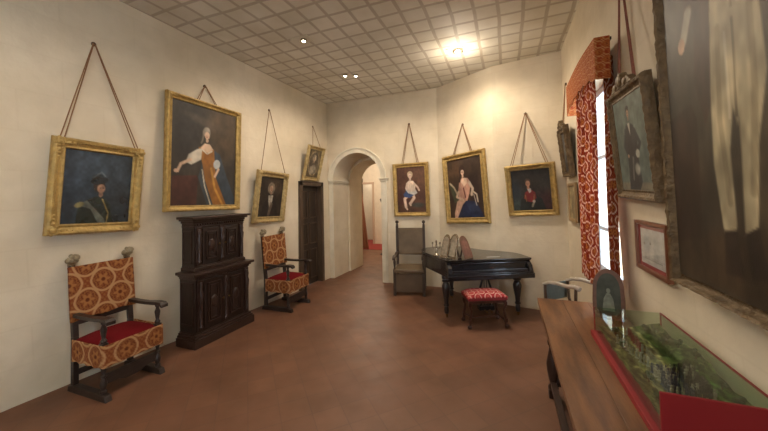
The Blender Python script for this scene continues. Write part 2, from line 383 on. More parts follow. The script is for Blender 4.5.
# ------------------------------------------------------------------ door in the left wall
DARK = mat('dark_walnut', (44, 31, 24), .38, noise=.35, nscale=5, stretch=(6, 6, 1), bump=.08)
xd = xl(5.4, 1.0)
mb = MB(); fw = .085
for a, b_, z0, z1 in ((DY0, DY0+fw, 0, DZ), (DY1-fw, DY1, 0, DZ), (DY0, DY1, DZ-fw, DZ)):
    mb.box(xd-.2, xd+.035, a, b_, z0, z1)
DOORF = mat('door_wood', (78, 62, 48), .5, noise=.3, nscale=4, stretch=(5, 5, .8), bump=.1)
dr = struct(mb, 'door_1', DOORF, bevel=.006)
mb = MB().box(xd-.12, xd-.08, DY0+fw, DY1-fw, 0.01, DZ-fw)
pan = mb.build('door_leaf', mat('door_leaf_wood', (52, 42, 36), .5, noise=.3, nscale=4, stretch=(5, 5, .8)), dr)
mb = MB()
for z0, z1 in ((.12, .72), (.82, 1.25), (1.35, 1.9)):
    for a, b_ in ((DY0+.13, 5.40), (5.46, DY1-.13)):
        mb.M = Matrix.Identity(4); w_ = .02
        mb.box(xd-.08, xd-.065, a, b_, z0, z0+w_); mb.box(xd-.08, xd-.065, a, b_, z1-w_, z1); mb.box(xd-.08, xd-.065, a, a+w_, z0, z1); mb.box(xd-.08, xd-.065, b_-w_, b_, z0, z1)
mb.build('door_panel_moulding', DOORF, pan, bevel=.003)
MB().lathe([(.0, 0), (.018, 0), (.012, .02), (.024, .045), (.02, .06), (0, .062)], n=12).build('door_handle', mat('old_brass', (140, 112, 62), .35, metal=1), pan, smooth=True)
h = bpy.data.objects['door_handle']; h.location = (xd-.08, DY0+.14, 1.02); h.rotation_euler = (0, pi/2, 0)

# ------------------------------------------------------------------ paintings
def tone(c, seed=0):
    def f(u, v):
        A = np.ones(u.shape+(3,))*np.array(c, float); return A
    return f
class Painter:
    def __init__(s, nu, nv, bg, asp, seed=1):
        s.u, s.v = np.meshgrid(np.linspace(0, 1, nu), np.linspace(0, 1, nv)); s.asp = asp  # asp = h/w
        s.a = np.ones(s.u.shape+(3,))*np.array(bg, float); s.r = np.random.default_rng(seed)
    def mix(s, k, c):
        k = np.clip(k, 0, 1)[..., None]; s.a = s.a*(1-k)+np.array(c, float)*k; return s
    def ell(s, cx, cy, rx, ry, c, rot=0, soft=.15, al=1):   # cy,ry in v units
        x = s.u-cx; y = (s.v-cy)*s.asp; t = radians(rot); X = x*cos(t)+y*sin(t); Y = -x*sin(t)+y*cos(t)
        d = np.sqrt((X/rx)**2+(Y/(ry*s.asp))**2); return s.mix((1-d)/soft+.5 if soft else (d < 1)*1., c) if al == 1 else s.mix(np.clip((1-d)/soft+.5, 0, 1)*al, c)
    def poly(s, pts, c, soft=.012, al=1):
        X, Y = s.u, s.v*s.asp; P = [(p[0], p[1]*s.asp) for p in pts]; n = len(P)
        ins = np.zeros(X.shape, bool); D = np.full(X.shape, 9.)
        for i in range(n):
            (x0, y0), (x1, y1) = P[i], P[(i+1) % n]
            c_ = ((y0 > Y) != (y1 > Y)) & (X < (x1-x0)*(Y-y0)/((y1-y0) if y1 != y0 else 1e-9)+x0); ins ^= c_
            dx, dy = x1-x0, y1-y0; t = np.clip(((X-x0)*dx+(Y-y0)*dy)/(dx*dx+dy*dy+1e-12), 0, 1)
            D = np.minimum(D, np.hypot(X-x0-t*dx, Y-y0-t*dy))
        sd = np.where(ins, D, -D); return s.mix(np.clip(sd/soft+.5, 0, 1)*al, c)
    def line(s, pts, wd, c, al=1):
        X, Y = s.u, s.v*s.asp; D = np.full(X.shape, 9.)
        for (x0, y0), (x1, y1) in zip(pts[:-1], pts[1:]):
            y0, y1 = y0*s.asp, y1*s.asp; dx, dy = x1-x0, y1-y0; t = np.clip(((X-x0)*dx+(Y-y0)*dy)/(dx*dx+dy*dy+1e-12), 0, 1)
            D = np.minimum(D, np.hypot(X-x0-t*dx, Y-y0-t*dy))
        return s.mix(np.clip((wd-D)/(wd*.5)+.2, 0, 1)*al, c)
    def grain(s, amt=.08, cells=9):
        s.a = s.a*.92; amt *= 1.5
        for c_, k in ((cells, 1), (cells*3, .6)):
            g = s.r.random((c_+2, c_+2)); U = s.u*c_; V = s.v*c_; i = U.astype(int); j = V.astype(int); fu = U-i; fv = V-j
            fu = fu*fu*(3-2*fu); fv = fv*fv*(3-2*fv)
            n = g[j, i]*(1-fu)*(1-fv)+g[j, i+1]*fu*(1-fv)+g[j+1, i]*(1-fu)*fv+g[j+1, i+1]*fu*fv
            s.a = s.a*(1+(n[..., None]-.5)*2*amt*k)
        return s
    def face(s, cx, cy, r, skin=(206, 172, 146), turn=0.):
        s.ell(cx, cy+r*1.35/s.asp, r*.42, r*.6/s.asp, tuple(c*.86 for c in skin))
        s.ell(cx, cy, r*.78, r/s.asp, skin, soft=.2)
        dk = tuple(c*.45 for c in skin)
        for e in (-1, 1):
            s.ell(cx+turn*r*.2+e*r*.30, cy-r*.05/s.asp, r*.13, r*.07/s.asp, dk, soft=.5)
            s.line([(cx+turn*r*.2+e*r*.42, cy-r*.2/s.asp), (cx+turn*r*.2+e*r*.16, cy-r*.22/s.asp)], r*.04, dk, .7)
            s.ell(cx+e*r*.42, cy+r*.25/s.asp, r*.2, r*.18/s.asp, (196, 128, 104), soft=.9, al=.35)
        s.line([(cx+turn*r*.25, cy-r*.05/s.asp), (cx+turn*r*.33, cy+r*.28/s.asp)], r*.05, tuple(c*.75 for c in skin), .8)
        s.ell(cx+turn*r*.2, cy+r*.52/s.asp, r*.2, r*.07/s.asp, (150, 70, 62), soft=.5)
        return s
GOLD = mat('gilt', (178, 150, 92), .42, metal=.5, noise=.3, nscale=18, bump=.5, bscale=60)
GOLD2 = mat('gilt_old', (146, 116, 66), .45, metal=.65, noise=.35, nscale=18, bump=.5, bscale=60)
GOLD3 = mat('gilt_pale', (182, 160, 112), .45, metal=.5, noise=.3, nscale=18, bump=.5, bscale=60)
BRNZ = mat('bronzed_frame', (102, 84, 58), .45, metal=.35, noise=.35, nscale=18, bump=.5, bscale=60)
ROPE = mat('hanging_cord', (132, 96, 66), .8, noise=.2, nscale=60)
REDROPE = mat('red_cord', (122, 70, 54), .8, noise=.2, nscale=60)
BLK = mat('linen_back', (88, 72, 54), .9)
CANV = vmat('oil_paint', .5, .4, bump=.10, bscale=260); CANVG = vmat('varnished_oil_paint', .26, .6, bump=.06, bscale=200)
GLZ = glass_mat('picture_glass')

def ring_frame(mb, w_, h_, prof, per=.03, orn=.0, N=None):
    """mitred frame: prof = (inset, height towards the viewer(-y), ornament weight)"""
    def side(n_, L, a, b_):
        return [(a[0]+(b_[0]-a[0])*i/n_, a[1]+(b_[1]-a[1])*i/n_) for i in range(n_)]
    nx = N or max(6, int(w_/per)); nz = N or max(6, int(h_/per))
    vs = []; cnt = 2*(nx+nz)
    for ins, hy, ow in prof:
        c = [(-w_/2+ins, ins), (w_/2-ins, ins), (w_/2-ins, h_-ins), (-w_/2+ins, h_-ins)]
        loop = side(nx, 0, c[0], c[1])+side(nz, 0, c[1], c[2])+side(nx, 0, c[2], c[3])+side(nz, 0, c[3], c[0])
        for i, (x, z) in enumerate(loop):
            k = orn*ow*(.6*sin(i*2.1)+.5*sin(i*1.15+1)+(rng.random()-.5)*.8)
            vs.append((x, -hy-k, z))
    fs = []
    for j in range(len(prof)-1):
        for i in range(cnt): fs.append((j*cnt+i, j*cnt+(i+1) % cnt, (j+1)*cnt+(i+1) % cnt, (j+1)*cnt+i))
    mb.add(vs, fs)
def picture(name, label, A, u, fit, dep, fw, painter, gold, nail=None, nailx=None, group=None, cord=ROPE, corners=0., crest=False, style='ornate', cordspan=.28, cat='painting', double=True, mat_mount=None, glaze=False, cdep=.30, cmat=None):
    s_, z_, w_, h_, t, r = fit
    A = Vector(A); u = Vector(u).normalized(); n = Vector((u.y, -u.x, 0))
    up = n*sin(t)+Vector((0, 0, cos(t)))
    uu = u*cos(r)+up*sin(r); vv = up*cos(r)-u*sin(r); nn = uu.cross(vv)  # uu x vv points into the room
    if nn.dot(n) < 0: nn = -nn
    c = A+u*s_+Vector((0, 0, z_))+n*dep+up*(h_/2)
    b = c-vv*(h_/2)-nn*dep     # back plane, bottom centre
    M = Matrix(((uu.x, -nn.x, vv.x, b.x), (uu.y, -nn.y, vv.y, b.y), (uu.z, -nn.z, vv.z, b.z), (0, 0, 0, 1)))
    root = empty(name, M=M, label=label, cat=cat, group=group)
    D = dep
    mb = MB()
    if style == 'ornate':
        ring_frame(mb, w_, h_, [(0, 0, 0), (0, D*.55, .2), (fw*.06, D*.8, .8), (fw*.2, D*.98, 1), (fw*.38, D*.92, 1), (fw*.5, D*.62, .3), (fw*.72, D*.52, .4), (fw*.82, D*.62, .8), (fw*.9, D*.62, .5), (fw, D*.42, 0), (fw, D*.25, 0)], per=.02, orn=min(D*.07, .0035))
    elif style == 'plain':
        ring_frame(mb, w_, h_, [(0, 0, 0), (0, D*.75, 0), (fw*.12, D*.98, .3), (fw*.3, D, .3), (fw*.42, D*.7, 0), (fw*.75, D*.5, 0), (fw*.85, D*.62, .3), (fw*.95, D*.58, 0), (fw, D*.35, 0), (fw, D*.2, 0)], per=.03, orn=D*.04)
    else:
        ring_frame(mb, w_, h_, [(0, 0, 0), (0, D*.9, 0), (fw*.2, D, 0), (fw*.8, D*.9, 0), (fw, D*.6, 0), (fw, D*.3, 0)], per=.05, orn=0)
    fr = mb.build('frame', gold, root, smooth=True)
    if corners:
        for cx in (-w_/2+fw*.45, w_/2-fw*.45):
            for cz in (fw*.45, h_-fw*.45):
                mb = MB()
                mb.ball((cx, -D*.92, cz), corners*.62, 12, (1, .55, 1))
                for k in range(7):
                    a = k*2*pi/7; mb.ball((cx+cos(a)*corners*.7, -D*.86, cz+sin(a)*corners*.7), corners*.34, 8, (1, .6, 1))
                for (ddx, ddz) in ((1, 0), (0, 1)):
                    sx = -np.sign(cx)*ddx; sz = (1 if cz < h_/2 else -1)*ddz
                    for q in range(3):
                        mb.ball((cx+sx*corners*(1.3+q*.75), -D*.9, cz+sz*corners*(1.3+q*.75)), corners*(.36-.07*q), 8, (1, .5, 1))
                mb.build('corner_ornament', gold, fr, smooth=True)
    if crest:
        mb = MB(); pts = []
        for i in range(25):
            x = -1+2*i/24; pts.append((x*w_*.30, h_-.006+.105*(1-abs(x)**1.6)*(.72+.28*cos(x*9))))
        mb.prism(pts, -D*.95, -D*.2, 'xz'); mb.ball((0, -D*.95, h_+.04), .04, 12, (1.3, .4, 1))
        for e in (-1, 1):
            mb.ball((e*.09, -D*.95, h_+.02), .026, 10, (1.4, .4, .9))
        mb.build('crest', gold, fr, smooth=True, bevel=.004)
    MB().box(-w_/2+.012, w_/2-.012, -.005, -.001, .012, h_-.012).build('backing', BLK, root)
    cw, ch = w_-2*fw+.01, h_-2*fw+.01
    cgrid('canvas', painter.u.shape[1], painter.u.shape[0], lambda U, V: ((U-.5)*cw, np.full(U.shape, -D*cdep), fw-.005+(1-V)*ch), lambda U, V: painter.a, cmat or CANV, root, smooth=True)
    if mat_mount:
        mb = MB(); mb.frame_box(-cw/2, cw/2, fw-.005, fw-.005+ch, mat_mount[0], -D*(cdep+.12), -D*cdep); mb.build('mount', mat_mount[1], root)
    if glaze: MB().box(-cw/2, cw/2, -D*(cdep+.20), -D*(cdep+.16), fw-.005, fw-.005+ch).build('glazing', GLZ, root)
    if nail is not None:
        Mi = M.inverted(); nl = Mi @ Vector(nail)
        for k_, e in enumerate((-1, 1)):
            mb = MB()
            for off in ((-.006, .008) if double else (0,)):
                a = Vector((e*w_*cordspan+off*2.2, -D*.35, h_-.03)); top = nl+Vector((e*.006+off*.3, -.012, 0))
                mb.tube([a, a.lerp(top, .5), top], .0052, 8)
            mb.build('hanging_cord', cord, root, smooth=True)
        mb = MB(); mb.lathe([(.0, -.006), (.02, -.006), (.022, .004), (.012, .014), (.0, .018)], n=10)
        mb.M = Matrix.Identity(4)
        kk = mb.build('nail', mat('iron_nail', (92, 74, 58), .5, metal=.6), root, smooth=True)
        kk.matrix_basis = Matrix.Translation(nl) @ Matrix.Rotation(pi/2, 4, 'X')
    return root

# painting contents ------------------------------------------------
def pt_officer():
    p = Painter(80, 96, (44, 56, 66), 1.2, 3)
    p.ell(.35, .2, .5, .35, (62, 78, 92), soft=.9, al=.6).ell(.8, .8, .3, .3, (34, 40, 44), soft=.8, al=.8)
    p.poly([(.2, 1), (.22, .8), (.33, .68), (.46, .62), (.58, .64), (.68, .74), (.74, 1)], (34, 40, 34))
    p.poly([(.2, .74), (.34, .68), (.60, .93), (.62, 1), (.52, 1), (.40, .80)], (124, 128, 116), al=.7)
    p.ell(.24, .74, .07, .035, (120, 112, 76), rot=-25)
    p.line([(.56, .66), (.66, .86), (.64, 1)], .012, (128, 112, 70))
    p.ell(.50, .47, .085, .10, (52, 42, 36)); p.face(.53, .51, .075, (164, 128, 106), .8)
    p.ell(.50, .40, .13, .05, (24, 28, 34), rot=-12); p.ell(.47, .36, .09, .05, (28, 34, 40), rot=-20)
    p.line([(.40, .36), (.52, .28), (.58, .33)], .014, (104, 112, 116), .6)
    return p.grain(.16)
def pt_lady():
    p = Painter(96, 126, (58, 52, 46), 1.33, 4)
    p.ell(.8, .2, .3, .3, (96, 74, 50), soft=.9, al=.6).ell(.25, .25, .25, .3, (44, 42, 42), soft=.9, al=.7).ell(.5, .16, .3, .04, (98, 84, 70), rot=12, soft=.9, al=.5)
    p.poly([(.02, .72), (.36, .70), (.38, .74), (.36, 1), (.02, 1)], (78, 44, 36), al=.9)
    p.poly([(.38, .72), (.46, .50), (.60, .46), (.74, .56), (.96, .98), (.90, 1), (.52, 1)], (62, 70, 76))
    p.poly([(.60, .42), (.72, .46), (.80, .62), (.98, .92), (.98, 1), (.80, 1), (.66, .70)], (58, 68, 78))
    p.poly([(.38, .42), (.46, .40), (.62, .42), (.64, .58), (.66, .72), (.84, 1), (.62, 1), (.48, .74), (.44, .58)], (150, 100, 48))
    p.line([(.58, .62), (.64, .82), (.78, 1)], .02, (206, 152, 70), .8).line([(.44, .64), (.48, .8), (.58, 1)], .012, (224, 214, 190), .8)
    p.poly([(.36, .44), (.44, .42), (.42, .54), (.28, .60), (.20, .58), (.24, .50)], (196, 186, 168))
    p.line([(.27, .55), (.14, .60), (.10, .66)], .022, (214, 182, 154))
    p.ell(.08, .67, .035, .018, (208, 172, 146)); p.ell(.67, .57, .055, .05, (176, 180, 180), rot=20); p.line([(.70, .62), (.64, .70)], .02, (212, 182, 156))
    p.poly([(.41, .42), (.47, .37), (.55, .37), (.61, .42), (.55, .465), (.47, .46)], (214, 182, 154)); p.poly([(.44, .45), (.50, .47), (.58, .45), (.55, .60), (.48, .60)], (150, 96, 40)); p.line([(.44, .44), (.51, .475), (.59, .44)], .008, (216, 208, 190))
    p.ell(.50, .255, .060, .050, (132, 122, 108)); p.ell(.505, .225, .045, .025, (150, 142, 128), soft=.5); p.line([(.45, .27), (.44, .34), (.42, .37)], .014, (120, 108, 94), .8); p.face(.508, .285, .050, (214, 180, 152), -.3)
    return p.grain(.10)
def pt_gent():
    p = Painter(60, 76, (50, 42, 36), 1.25, 5)
    p.ell(.7, .2, .3, .2, (72, 58, 46), soft=.9, al=.7)
    p.poly([(.12, 1), (.2, .66), (.38, .52), (.6, .52), (.76, .64), (.86, 1)], (38, 32, 30))
    p.poly([(.38, .46), (.58, .46), (.56, .62), (.46, .76), (.4, .62)], (168, 160, 146)); p.poly([(.48, .62), (.6, .66), (.5, .98), (.4, .98)], (110, 96, 80), al=.7)
    p.ell(.48, .28, .15, .15, (120, 108, 92)); p.face(.48, .29, .10, (186, 150, 124), .5)
    return p.grain(.14)
def pt_oval():
    p = Painter(54, 70, (104, 90, 66), 1.28, 6)
    p.ell(.5, .5, .42, .44, (150, 134, 104), soft=.08).ell(.5, .5, .38, .40, (98, 86, 70), soft=.08)
    p.poly([(.24, .88), (.3, .62), (.46, .54), (.64, .56), (.76, .7), (.78, .86)], (142, 132, 116)); p.ell(.5, .3, .13, .12, (168, 156, 136)); p.face(.5, .34, .09, (182, 158, 130))
    return p.grain(.16)
def pt_child():
    p = Painter(80, 112, (94, 62, 48), 1.46, 8)
    p.ell(.75, .2, .3, .25, (110, 78, 58), soft=.9, al=.6).ell(.2, .8, .3, .25, (76, 46, 38), soft=.9, al=.8).poly([(0, .84), (1, .80), (1, 1), (0, 1)], (84, 58, 44), soft=.05)
    sk = (226, 198, 176)
    p.line([(.40, .62), (.26, .70), (.30, .88)], .055, sk); p.line([(.56, .60), (.60, .68), (.46, .80)], .055, sk); p.line([(.44, .80), (.47, .84)], .04, sk); p.line([(.30, .88), (.34, .93)], .035, sk)
    p.poly([(.22, .60), (.36, .50), (.62, .52), (.66, .60), (.44, .68), (.26, .66)], (64, 84, 128)); p.poly([(.30, .50), (.38, .46), (.66, .50), (.72, .58), (.60, .62), (.40, .58)], (214, 208, 200))
    p.poly([(.33, .36), (.44, .30), (.58, .31), (.66, .38), (.64, .54), (.40, .55), (.34, .46)], (232, 208, 186))
    p.line([(.62, .37), (.74, .46), (.78, .52)], .035, sk); p.line([(.36, .38), (.32, .47), (.42, .50)], .035, sk)
    p.ell(.48, .17, .10, .075, (196, 172, 138)); p.face(.48, .20, .085, (230, 202, 180), .2)
    p.ell(.72, .84, .2, .05, (60, 74, 70), soft=.7, al=.7)
    return p.grain(.09)
def pt_woman():
    p = Painter(84, 112, (66, 50, 40), 1.38, 9)
    p.ell(.2, .2, .25, .2, (92, 68, 48), soft=.9, al=.6).poly([(.64, .3), (.9, .26), (.96, 1), (.7, 1)], (48, 34, 30), soft=.1, al=.8)
    p.poly([(.02, .40), (.12, .40), (.30, .60), (.34, .72), (.16, .74)], (74, 76, 58)); p.line([(.06, .40), (.18, .48), (.26, .60)], .025, (186, 168, 140))
    p.poly([(.20, 1), (.30, .76), (.50, .70), (.78, .74), (.94, .92), (.96, 1)], (36, 44, 72)); p.poly([(.52, .76), (.82, .78), (.86, .9), (.6, .9)], (56, 68, 98), al=.6, soft=.05)
    p.poly([(.14, .92), (.24, .72), (.44, .64), (.56, .68), (.40, .78), (.22, 1), (.14, 1)], (196, 158, 136))
    p.poly([(.34, .40), (.44, .32), (.60, .34), (.68, .42), (.62, .60), (.54, .72), (.36, .70), (.28, .60)], (196, 150, 130)); p.poly([(.38, .38), (.46, .33), (.56, .34), (.58, .42), (.48, .48)], (226, 196, 170))
    p.line([(.46, .50), (.50, .66)], .02, (108, 60, 56)); p.line([(.64, .42), (.72, .52), (.68, .62)], .04, (206, 184, 162)); p.line([(.70, .56), (.82, .62), (.84, .74)], .022, (196, 178, 156)); p.line([(.74, .62), (.80, .80)], .015, (190, 180, 170), .8)
    p.line([(.30, .56), (.24, .64), (.42, .70)], .035, (216, 186, 160))
    p.ell(.45, .21, .085, .10, (58, 40, 32)); p.line([(.40, .26), (.36, .38)], .03, (58, 40, 32)); p.face(.46, .235, .062, (224, 192, 166), -.2)
    return p.grain(.10)
def pt_redman():
    p = Painter(84, 92, (54, 50, 44), 1.12, 10)
    p.ell(.85, .85, .3, .3, (78, 44, 46), soft=.9, al=.7).ell(.1, .55, .15, .3, (50, 60, 70), soft=.9, al=.7).ell(.15, .9, .25, .18, (78, 92, 88), soft=.8, al=.7)
    p.poly([(.16, 1), (.22, .72), (.34, .64), (.62, .64), (.76, .72), (.84, 1)], (40, 44, 42)); p.poly([(.30, .70), (.34, .56), (.42, .50), (.52, .50), (.60, .56), (.62, .70), (.50, .80), (.40, .78)], (136, 50, 48))
    p.poly([(.40, .46), (.50, .46), (.50, .54), (.45, .58)], (196, 190, 184)); p.line([(.5, .9), (.56, .76)], .03, (176, 166, 150), .8); p.ell(.55, .78, .035, .03, (186, 176, 164))
    p.line([(.34, .62), (.36, .78)], .012, (150, 116, 70)); p.line([(.57, .62), (.55, .74)], .012, (150, 116, 70))
    p.ell(.43, .28, .075, .06, (96, 76, 60)); p.face(.43, .34, .078, (202, 150, 120), .1)
    return p.grain(.12)
def pt_side():
    p = Painter(48, 56, (84, 82, 80), 1.2, 11)
    p.poly([(.1, 1), (.25, .62), (.7, .6), (.9, 1)], (56, 52, 52)); p.face(.48, .36, .14, (170, 146, 124)); return p.grain(.12)
def pt_print():
    p = Painter(44, 50, (168, 152, 116), 1.1, 12)
    p.ell(.5, .6, .3, .25, (120, 106, 80), soft=.8, al=.8).ell(.5, .3, .2, .15, (140, 126, 96), soft=.8, al=.8); return p.grain(.14)
def pt_standing():
    p = Painter(84, 100, (92, 106, 100), 1.18, 13)
    p.ell(.8, .2, .35, .3, (110, 124, 116), soft=.9, al=.7).poly([(0, .92), (1, .92), (1, 1), (0, 1)], (120, 116, 100), soft=.02)
    p.poly([(.28, 1), (.34, .66), (.30, .44), (.38, .30), (.50, .27), (.62, .32), (.70, .46), (.66, .62), (.70, .92), (.60, 1)], (52, 54, 58))
    p.poly([(.44, .28), (.52, .28), (.50, .42)], (196, 196, 186)); p.line([(.36, .36), (.28, .52), (.36, .62)], .045, (50, 52, 56)); p.line([(.64, .38), (.76, .52), (.66, .60)], .04, (50, 52, 56))
    p.ell(.66, .62, .06, .045, (176, 176, 164)); p.ell(.60, .78, .08, .06, (150, 152, 144), soft=.5); p.line([(.5, .66), (.44, .88)], .03, (124, 128, 122), .7); p.ell(.36, .63, .03, .022, (176, 146, 122))
    p.ell(.49, .14, .05, .045, (62, 50, 42)); p.face(.49, .18, .048, (178, 144, 120)); p.ell(.49, .12, .05, .02, (40, 38, 38))
    return p.grain(.10)
def pt_big():
    p = Painter(130, 240, (66, 62, 50), 1.95, 14)
    p.ell(.15, .35, .3, .35, (66, 58, 46), soft=.9, al=.7).ell(.85, .75, .35, .25, (74, 60, 42), soft=.9, al=.8).ell(.2, .85, .3, .12, (56, 48, 38), soft=.9, al=.8)
    p.poly([(0, .90), (1, .84), (1, 1), (0, 1)], (62, 50, 36), soft=.06)
    wh = (184, 172, 140); sh = (146, 134, 106)
    # breeches, waistcoat and coat of the standing gentleman
    p.poly([(.28, .30), (.44, .18), (.50, .30), (.44, .44), (.40, .58), (.30, .66), (.24, .56)], (62, 46, 36)); p.poly([(.60, .18), (.76, .26), (.84, .52), (.80, .68), (.70, .66), (.66, .46)], (60, 44, 36))
    p.poly([(.38, .44), (.50, .44), (.50, .60), (.45, .72), (.46, .86), (.44, .89), (.38, .88), (.34, .74), (.35, .60)], wh); p.poly([(.505, .44), (.64, .44), (.66, .60), (.60, .72), (.57, .86), (.50, .88), (.51, .74), (.51, .60)], wh)
    p.poly([(.46, .44), (.56, .44), (.54, .64), (.50, .68), (.47, .62)], wh).line([(.505, .30), (.508, .50), (.50, .66)], .008, (112, 100, 76), .8).line([(.42, .48), (.40, .66), (.43, .82)], .018, sh, .8).line([(.60, .48), (.60, .62), (.56, .80)], .02, sh, .8).line([(.46, .5), (.46, .66)], .01, (218, 208, 180), .7)
    p.poly([(.38, .875), (.46, .87), (.47, .92), (.49, .955), (.37, .96), (.38, .91)], (44, 34, 28)); p.poly([(.50, .875), (.575, .86), (.59, .91), (.64, .945), (.52, .955), (.51, .91)], (44, 34, 28))
    p.poly([(.42, .22), (.47, .18), (.58, .18), (.62, .24), (.65, .46), (.51, .48), (.375, .46)], wh); p.line([(.52, .22), (.51, .46)], .008, sh)
    for k in range(7): p.ell(.535, .24+k*.032, .010, .006, (150, 120, 60), soft=.4)
    p.line([(.38, .24), (.26, .34), (.20, .42)], .05, (70, 50, 40)); p.line([(.22, .40), (.17, .45)], .035, (190, 184, 164)); p.ell(.15, .46, .03, .018, (190, 156, 126))
    p.line([(.66, .26), (.80, .38), (.74, .50)], .05, (70, 50, 40)); p.ell(.72, .51, .03, .018, (190, 156, 126))
    p.poly([(.46, .17), (.54, .16), (.56, .26), (.50, .28)], (216, 210, 194)); p.ell(.50, .105, .07, .046, (164, 152, 136)); p.face(.50, .12, .058, (206, 168, 138), -.3)
    p.ell(.30, .14, .14, .06, (150, 140, 120), soft=.9, al=.35)
    p.poly([(.0, .62), (.20, .60), (.24, .64), (.22, .9), (0, .92)], (52, 36, 28), al=.9)
    p.ell(.95, .82, .12, .06, (110, 84, 52), soft=.8, al=.7)
    return p.grain(.14, 12)
def pt_doc():
    p = Painter(70, 56, (206, 206, 200), .74, 15)
    p.ell(.3, .45, .12, .2, (176, 182, 184), soft=.8).ell(.62, .5, .1, .22, (182, 186, 182), soft=.8).ell(.2, .45, .02, .02, (110, 80, 70)).ell(.42, .42, .02, .03, (96, 84, 80))
    for k in range(4): p.line([(.2, .68+k*.035), (.8, .68+k*.035)], .004, (130, 126, 120), .7)
    return p.grain(.05)

LW = lambda x: ((x, 0, 0), (0, 1, 0))
AWL = ((-3.75, 6.05, 0), (1, 0, 0))
B1L = ((-1.24, 6.06, 0), (1.06, -.65, 0)); B2L = ((-.18, 5.41, 0), (1.04, -.18, 0))
RWL = lambda x: ((x, 5.24, 0), (0, -1, 0))
picture('portrait_painting', 'square gilt framed portrait of a hatted officer above the nearest armchair', *LW(-3.84), (1.90, 1.45, .76, .90, .051, -.038), .06, .10, pt_officer(), GOLD, nail=(-3.74, 1.82, 3.31), cmat=CANVG, corners=.05, cordspan=.42)
picture('portrait_painting', 'largest left wall painting, lady in gold dress and blue mantle, over dark cupboard', *LW(-3.755), (3.048, 1.618, 1.107, 1.444, .018, -.014), .06, .075, pt_lady(), GOLD, nail=(-3.725, 3.03, 3.28), style='plain', corners=.028, cordspan=.14)
picture('portrait_painting', 'dark portrait of a man in a dull gilt frame above the further armchair', *LW(-3.76), (4.24, 1.36, .745, .855, .121, -.036), .06, .10, pt_gent(), GOLD3, nail=(-3.715, 4.24, 3.26), corners=.04, cordspan=.40, double=False)
picture('portrait_painting', 'small pale framed oval portrait tilting forward above the dark door', *LW(-3.69), (5.363, 2.10, .565, .70, .239, -.009), .05, .075, pt_oval(), GOLD3, nail=(-3.70, 5.50, 3.23), cordspan=.25, double=False)
picture('portrait_painting', 'gilt framed painting of a seated child in white, above the leather armchair', *AWL, (1.977, 1.358, .735, 1.055, .014, .015), .055, .08, pt_child(), GOLD, nail=(-1.79, 6.045, 3.20), style='plain', corners=.02, cordspan=.22)
picture('portrait_painting', 'gilt framed painting of a seated woman in pink and blue, hanging askew above the piano', *B1L, (.661, 1.258, .932, 1.244, .011, .058), .06, .10, pt_woman(), GOLD, nail=(-.70, 5.715, 3.01), cordspan=.22)
picture('portrait_painting', 'squarish gilt framed portrait of a man in red waistcoat, above the piano right end', *B2L, (.541, 1.414, .701, .789, .141, .043), .06, .085, pt_redman(), GOLD, nail=(.30, 5.315, 2.99), style='ornate', corners=.03, cordspan=.36)
picture('portrait_painting', 'narrow looking dark framed portrait on the right wall between corner and window, upper of two', *RWL(.81), (.454, 1.964, .52, .664, .10, -.03), .07, .07, pt_side(), BRNZ, nail=(.80, 4.92, 3.25), cordspan=.1, crest=True, double=False)
picture('framed_print', 'flat brown framed print below the small dark portrait, between corner and window', *RWL(.81), (.507, 1.374, .483, .508, .001, 0), .03, .045, pt_print(), mat('oak_frame', (150, 124, 88), .5), style='flat', cat='picture')
picture('portrait_painting', 'crested bronze framed portrait of a standing man between window and largest painting', *RWL(.86), (2.65, 1.69, .679, .776, .085, -.038), .06, .075, pt_standing(), BRNZ, cdep=.55, nail=(.80, 2.66, 3.35), crest=True, cordspan=.22, cord=REDROPE)
picture('framed_document', 'small framed document with red mount on the right wall below the crested portrait', *RWL(.885), (2.685, 1.208, .484, .341, .013, -.002), .03, .028, pt_doc(), mat('red_wood_frame', (112, 68, 46), .35), style='flat', cat='picture', mat_mount=(.028, mat('red_mount', (148, 62, 60), .7)), glaze=True)
picture('portrait_painting', 'huge full length portrait of a man in white breeches, right edge of photo', *RWL(.885), (3.14+.55, 1.275, 1.10, 2.15, .016, 0.0), .105, .062, pt_big(), BRNZ, nail=None, cdep=.72, style='ornate')

